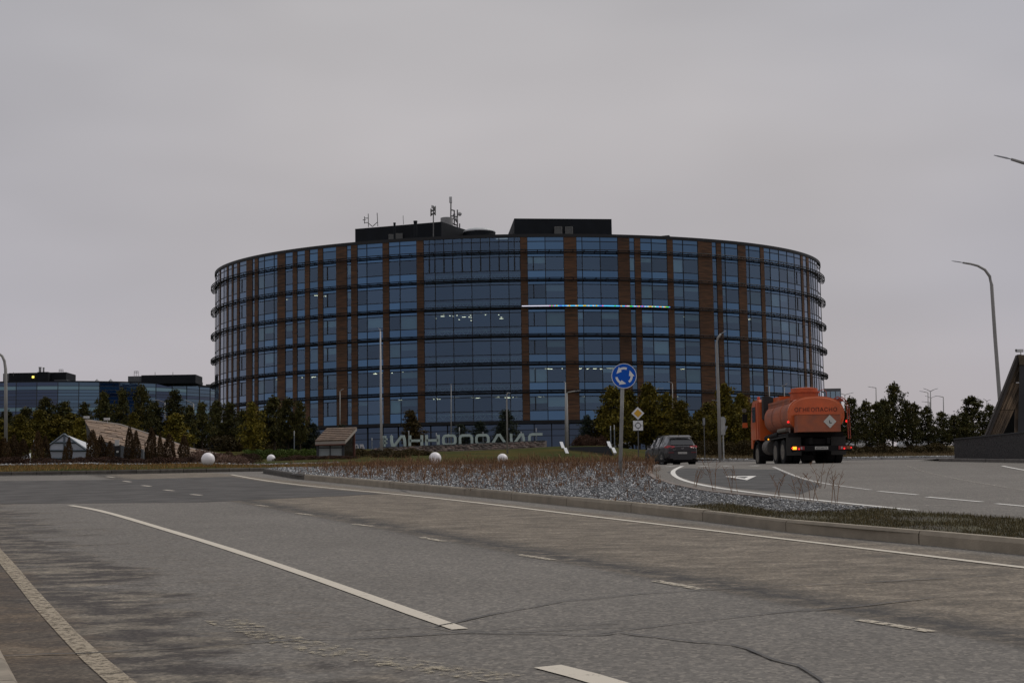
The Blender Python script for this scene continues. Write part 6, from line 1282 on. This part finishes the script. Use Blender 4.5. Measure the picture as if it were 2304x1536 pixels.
for s_ in (-1,1):
    for y in (1.42,2.45): MB().hexa([Vector((s_*.915,y,1.0)),Vector((s_*.915,y+.09,1.0)),Vector((s_*.90,y+.09,1.0)),Vector((s_*.90,y,1.0))],[Vector((s_*.64,y,1.60)),Vector((s_*.64,y+.09,1.60)),Vector((s_*.60,y+.09,1.60)),Vector((s_*.60,y,1.60))]).ob('window_pillar',ctrim,car)
    MB().tube([(s_*.91,3.0,1.0),(s_*.915,1.9,1.03),(s_*.91,.9,1.06),(s_*.80,.55,1.25)],.014,4).ob('chrome_strip',chrome,car)
    MB().tube([(s_*.60,.7,1.66),(s_*.60,2.5,1.66)],.018,5).ob('roof_rail',ctrim,car)
    MB().box(s_*1.0-.09,s_*1.0+.09,2.85,3.0,1.02,1.18).ob('mirror',cpaint,car)
    for y in (1.15,2.25): MB().box(min(s_*.925,s_*.955),max(s_*.925,s_*.955),y,y+.20,.87,.90).ob('door_handle',ctrim,car)
    for y in (1.38,2.45): MB().box(min(s_*.915,s_*.929),max(s_*.915,s_*.929),y,y+.015,.40,1.0).ob('door_gap',ctrim,car)
    MB().hexa([Vector((s_*.925,1.2,.26)),Vector((s_*.925,3.2,.26)),Vector((s_*.90,3.2,.24)),Vector((s_*.90,1.2,.24))],[Vector((s_*.945,1.2,.36)),Vector((s_*.945,3.2,.36)),Vector((s_*.91,3.2,.36)),Vector((s_*.91,1.2,.36))]).ob('sill_trim',ctrim,car)
    for y in (.85,3.52):
        M=Matrix.Translation((s_*.80,y,.345))@Matrix.Rotation(R(90)*s_,4,'Y'); 
        mb=MB(); mb.lathe([(.42,.115),(.42,.132)],24,M=M); mb.ob('wheel_arch',ctrim,car)
        wh=MB().lathe(rot_tire(.345,.235),24,M=Matrix.Translation((0,0,0))@M).ob('wheel',tyre,car); 
        MB().lathe([(.215,.125),(.215,.13)],20,M=M).ob('rim_back',ctrim,wh)
        sp=MB()
        for k in range(5): 
            a=R(72*k); sp.box(.03,.22,-.03,.03,.128,.145,0,M@Matrix.Rotation(a,4,'Z'))
        sp.lathe([(.05,.12),(.05,.15)],12,M=M); 
        for k in range(20): 
            pass
        V2=[];F2=[]
        for k in range(24):
            a=2*math.pi*k/24
            for r_ in (.20,.225): V2.append(M@Vector((r_*math.cos(a),r_*math.sin(a),.142)))
        sp.add(V2,[(2*k,2*k+1,(2*k+3)%48,(2*k+2)%48) for k in range(24)]); sp.ob('rim',mat('alloy',(.30,.29,.28),.4,metal=.6),wh)
# rear features
def rp(x,z,off=-.012): return Vector((x,off,z))
gw=[(-.60,1.10),(.60,1.10),(.57,1.42),(.50,1.50),(-.50,1.50),(-.57,1.42)]
def ysurf(z): return np.interp(z,[.42,1.0,1.08,1.42,1.61],[0,0,.06,.25,.70])
mb=MB(); mb.prism([(x,float(ysurf(z))-.035,z) for x,z in [(-.64,1.10),(.64,1.10),(.58,1.42),(-.58,1.42)]],(0,.03,0)); mb.ob('rear_window',cglass,car)
MB().hexa([Vector(v) for v in ((-.62,.12,1.50),(.62,.12,1.50),(.62,.55,1.60),(-.62,.55,1.60))],[Vector(v) for v in ((-.60,.10,1.53),(.60,.10,1.53),(.60,.55,1.645),(-.60,.55,1.645))]).ob('roof_spoiler',cpaint,car)
MB().tube([(0,.62,1.64),(0,.5,1.76)],.012,4).ob('antenna',ctrim,car)
for s_ in (-1,1):
    q=[(s_*.42,.985),(s_*.60,.93),(s_*.86,.93),(s_*.89,1.02),(s_*.80,1.07),(s_*.45,1.03)]; lt_=MB().prism([(x,float(ysurf(z))-.03+max(0,abs(x)-.78)*.9,z) for x,z in q],(0,.06,0)).ob('tail_light',mat('car_tail_red',(.38,.012,.02),.3,coat=.5),car)
    q=[(s_*.88,.94),(s_*.90,1.03)]; MB().hexa([Vector((s_*.86,.06,.93)),Vector((s_*.915,.40,.96)),Vector((s_*.88,.40,.96)),Vector((s_*.84,.10,.93))],[Vector((s_*.875,.08,1.05)),Vector((s_*.91,.40,1.03)),Vector((s_*.88,.40,1.03)),Vector((s_*.85,.12,1.05))]).ob('tail_light_side',mat('car_tail_red',(.38,.012,.02),.3,coat=.5),car)
    MB().box(min(s_*.50,s_*.80),max(s_*.50,s_*.80),-.02,.02,.66,.70).ob('reflector',mat('reflector_red',(.16,.012,.015),.4),car)
MB().box(-.72,.72,-.035,.06,.34,.58).box(-.55,.55,-.045,0,.28,.36).ob('bumper_trim',mat('bumper_trim',(.025,.024,.026),.6),car)
MB().box(-.48,.48,-.022,0,.745,.775).ob('boot_gap',ctrim,car)
pl2=MB().box(-.26,.26,-.03,.0,.60,.71).ob('number_plate',mat('plate_pale2',(.36,.35,.33),.6),car); text('в 847 ор 116'[:0]+'········' if False else '- --- --',.07,'plate_text',mat('plate_faint',(.12,.12,.12),.7),pl2,(0,-.033,.655),extr=.001)
V=[];F=[]
for i in range(20):
    a=2*math.pi*i/20
    for k in (1,.72): V.append((.075*k*math.cos(a),-.028,.90+.042*k*math.sin(a)))
MB().add(V,[(2*i,2*i+1,(2*i+3)%40,(2*i+2)%40) for i in range(20)]).box(-.032,-.018,-.03,-.02,.875,.925).box(.018,.032,-.03,-.02,.875,.925).box(-.03,.03,-.03,-.02,.894,.906).ob('badge',chrome,car)
MB().box(-.56,-.38,-.022,-.012,.825,.84).ob('model_script',chrome,car)
MB().box(-.95,.95,.2,4.2,.18,.30).ob('underbody',chas,car)
# a few parked cars glimpsed under the trees
def smallcar(px,D,col,lb,rot):
    b=at(px,D); t=thing('parked_car',lb,'car',b,rot,'cars parked behind the pine belts'); secs=[]
    for y,rz,bz,w_,r_ in ((0,.75,.70,.75,.7),(.15,1.0,.85,.85,.72),(.7,1.42,.92,.88,.62),(2.4,1.44,.92,.88,.62),(3.1,.98,.92,.88,.7),(4.1,.84,.80,.82,.66),(4.3,.6,.55,.7,.6)):
        R_=[(w_*.9,.28),(w_,.5),(w_,bz),(r_+.04,(rz+bz)/2+.05),(r_*.9,rz),(0,rz+.01)]; secs.append([Vector((a,y,z)) for a,z in R_]+[Vector((-a,y,z)) for a,z in R_[-2::-1]])
    n=len(secs[0]); V=[(-v[0],v[1],v[2]) for s_ in secs for v in s_]; bF=[];gF=[]
    for i in range(len(secs)-1):
        for j in range(n-1):
            f=(i*n+j,(i+1)*n+j,(i+1)*n+j+1,i*n+j+1); g=(j in (2,3,n-4,n-5) and 1<=i<=3) or (i in (1,3) and 2<=j<=7); (gF if g else bF).append(f)
    bF.append(tuple(range(n))); bF.append(tuple((len(secs)-1)*n+j for j in range(n))[::-1])
    MB().add(V,bF).ob('body',mat('car_'+lb.split()[0],col,.35,coat=.4),t); MB().add(V,gF).ob('windows',cglass,t)
    for x in (-.8,.8):
        for y in (.8,3.4): MB().lathe(rot_tire(.32,.2),14,M=Matrix.Translation((x,y,.32))@Matrix.Rotation(R(90),4,'Y')).ob('wheel',tyre,t)
smallcar(1425,137,(.6,.6,.6),'white parked car half hidden by the trunks left of the grey SUV',R(80))
smallcar(1975,150,(.6,.6,.6),'white parked car glimpsed through the pines right of the lorry',R(80))
smallcar(2120,150,(.55,.56,.58),'silver parked car glimpsed through the pines left of the dark wall',R(95))
smallcar(1560,150,(.5,.5,.5),'grey parked car glimpsed through the olive pines',R(85))
smallcar(460,150,(.6,.6,.6),'white parked car behind the trunks at the ramp end',R(85))
# white clad traffic marker beside the car
for px,y0_,y1_,w_,D,lb in ((1475.5,990,1003,3.2,100,'small white box on a thin post just left of the grey SUV'),(1459.5,1003,1010,1.8,98,'tiny white striped marker post left of the grey SUV')):
    b=at(px,D); t=thing('marker_post',lb,'post',b); za,zb_=P(px,y0_,D).z-b.z,P(px,y1_,D).z-b.z; w2=w_/FPX*D; MB().box(-w2,w2,-.05,.05,zb_,za).ob('box',sph_m,t); MB().box(-.02,.02,-.02,.02,-.2,zb_).ob('post',chas,t)
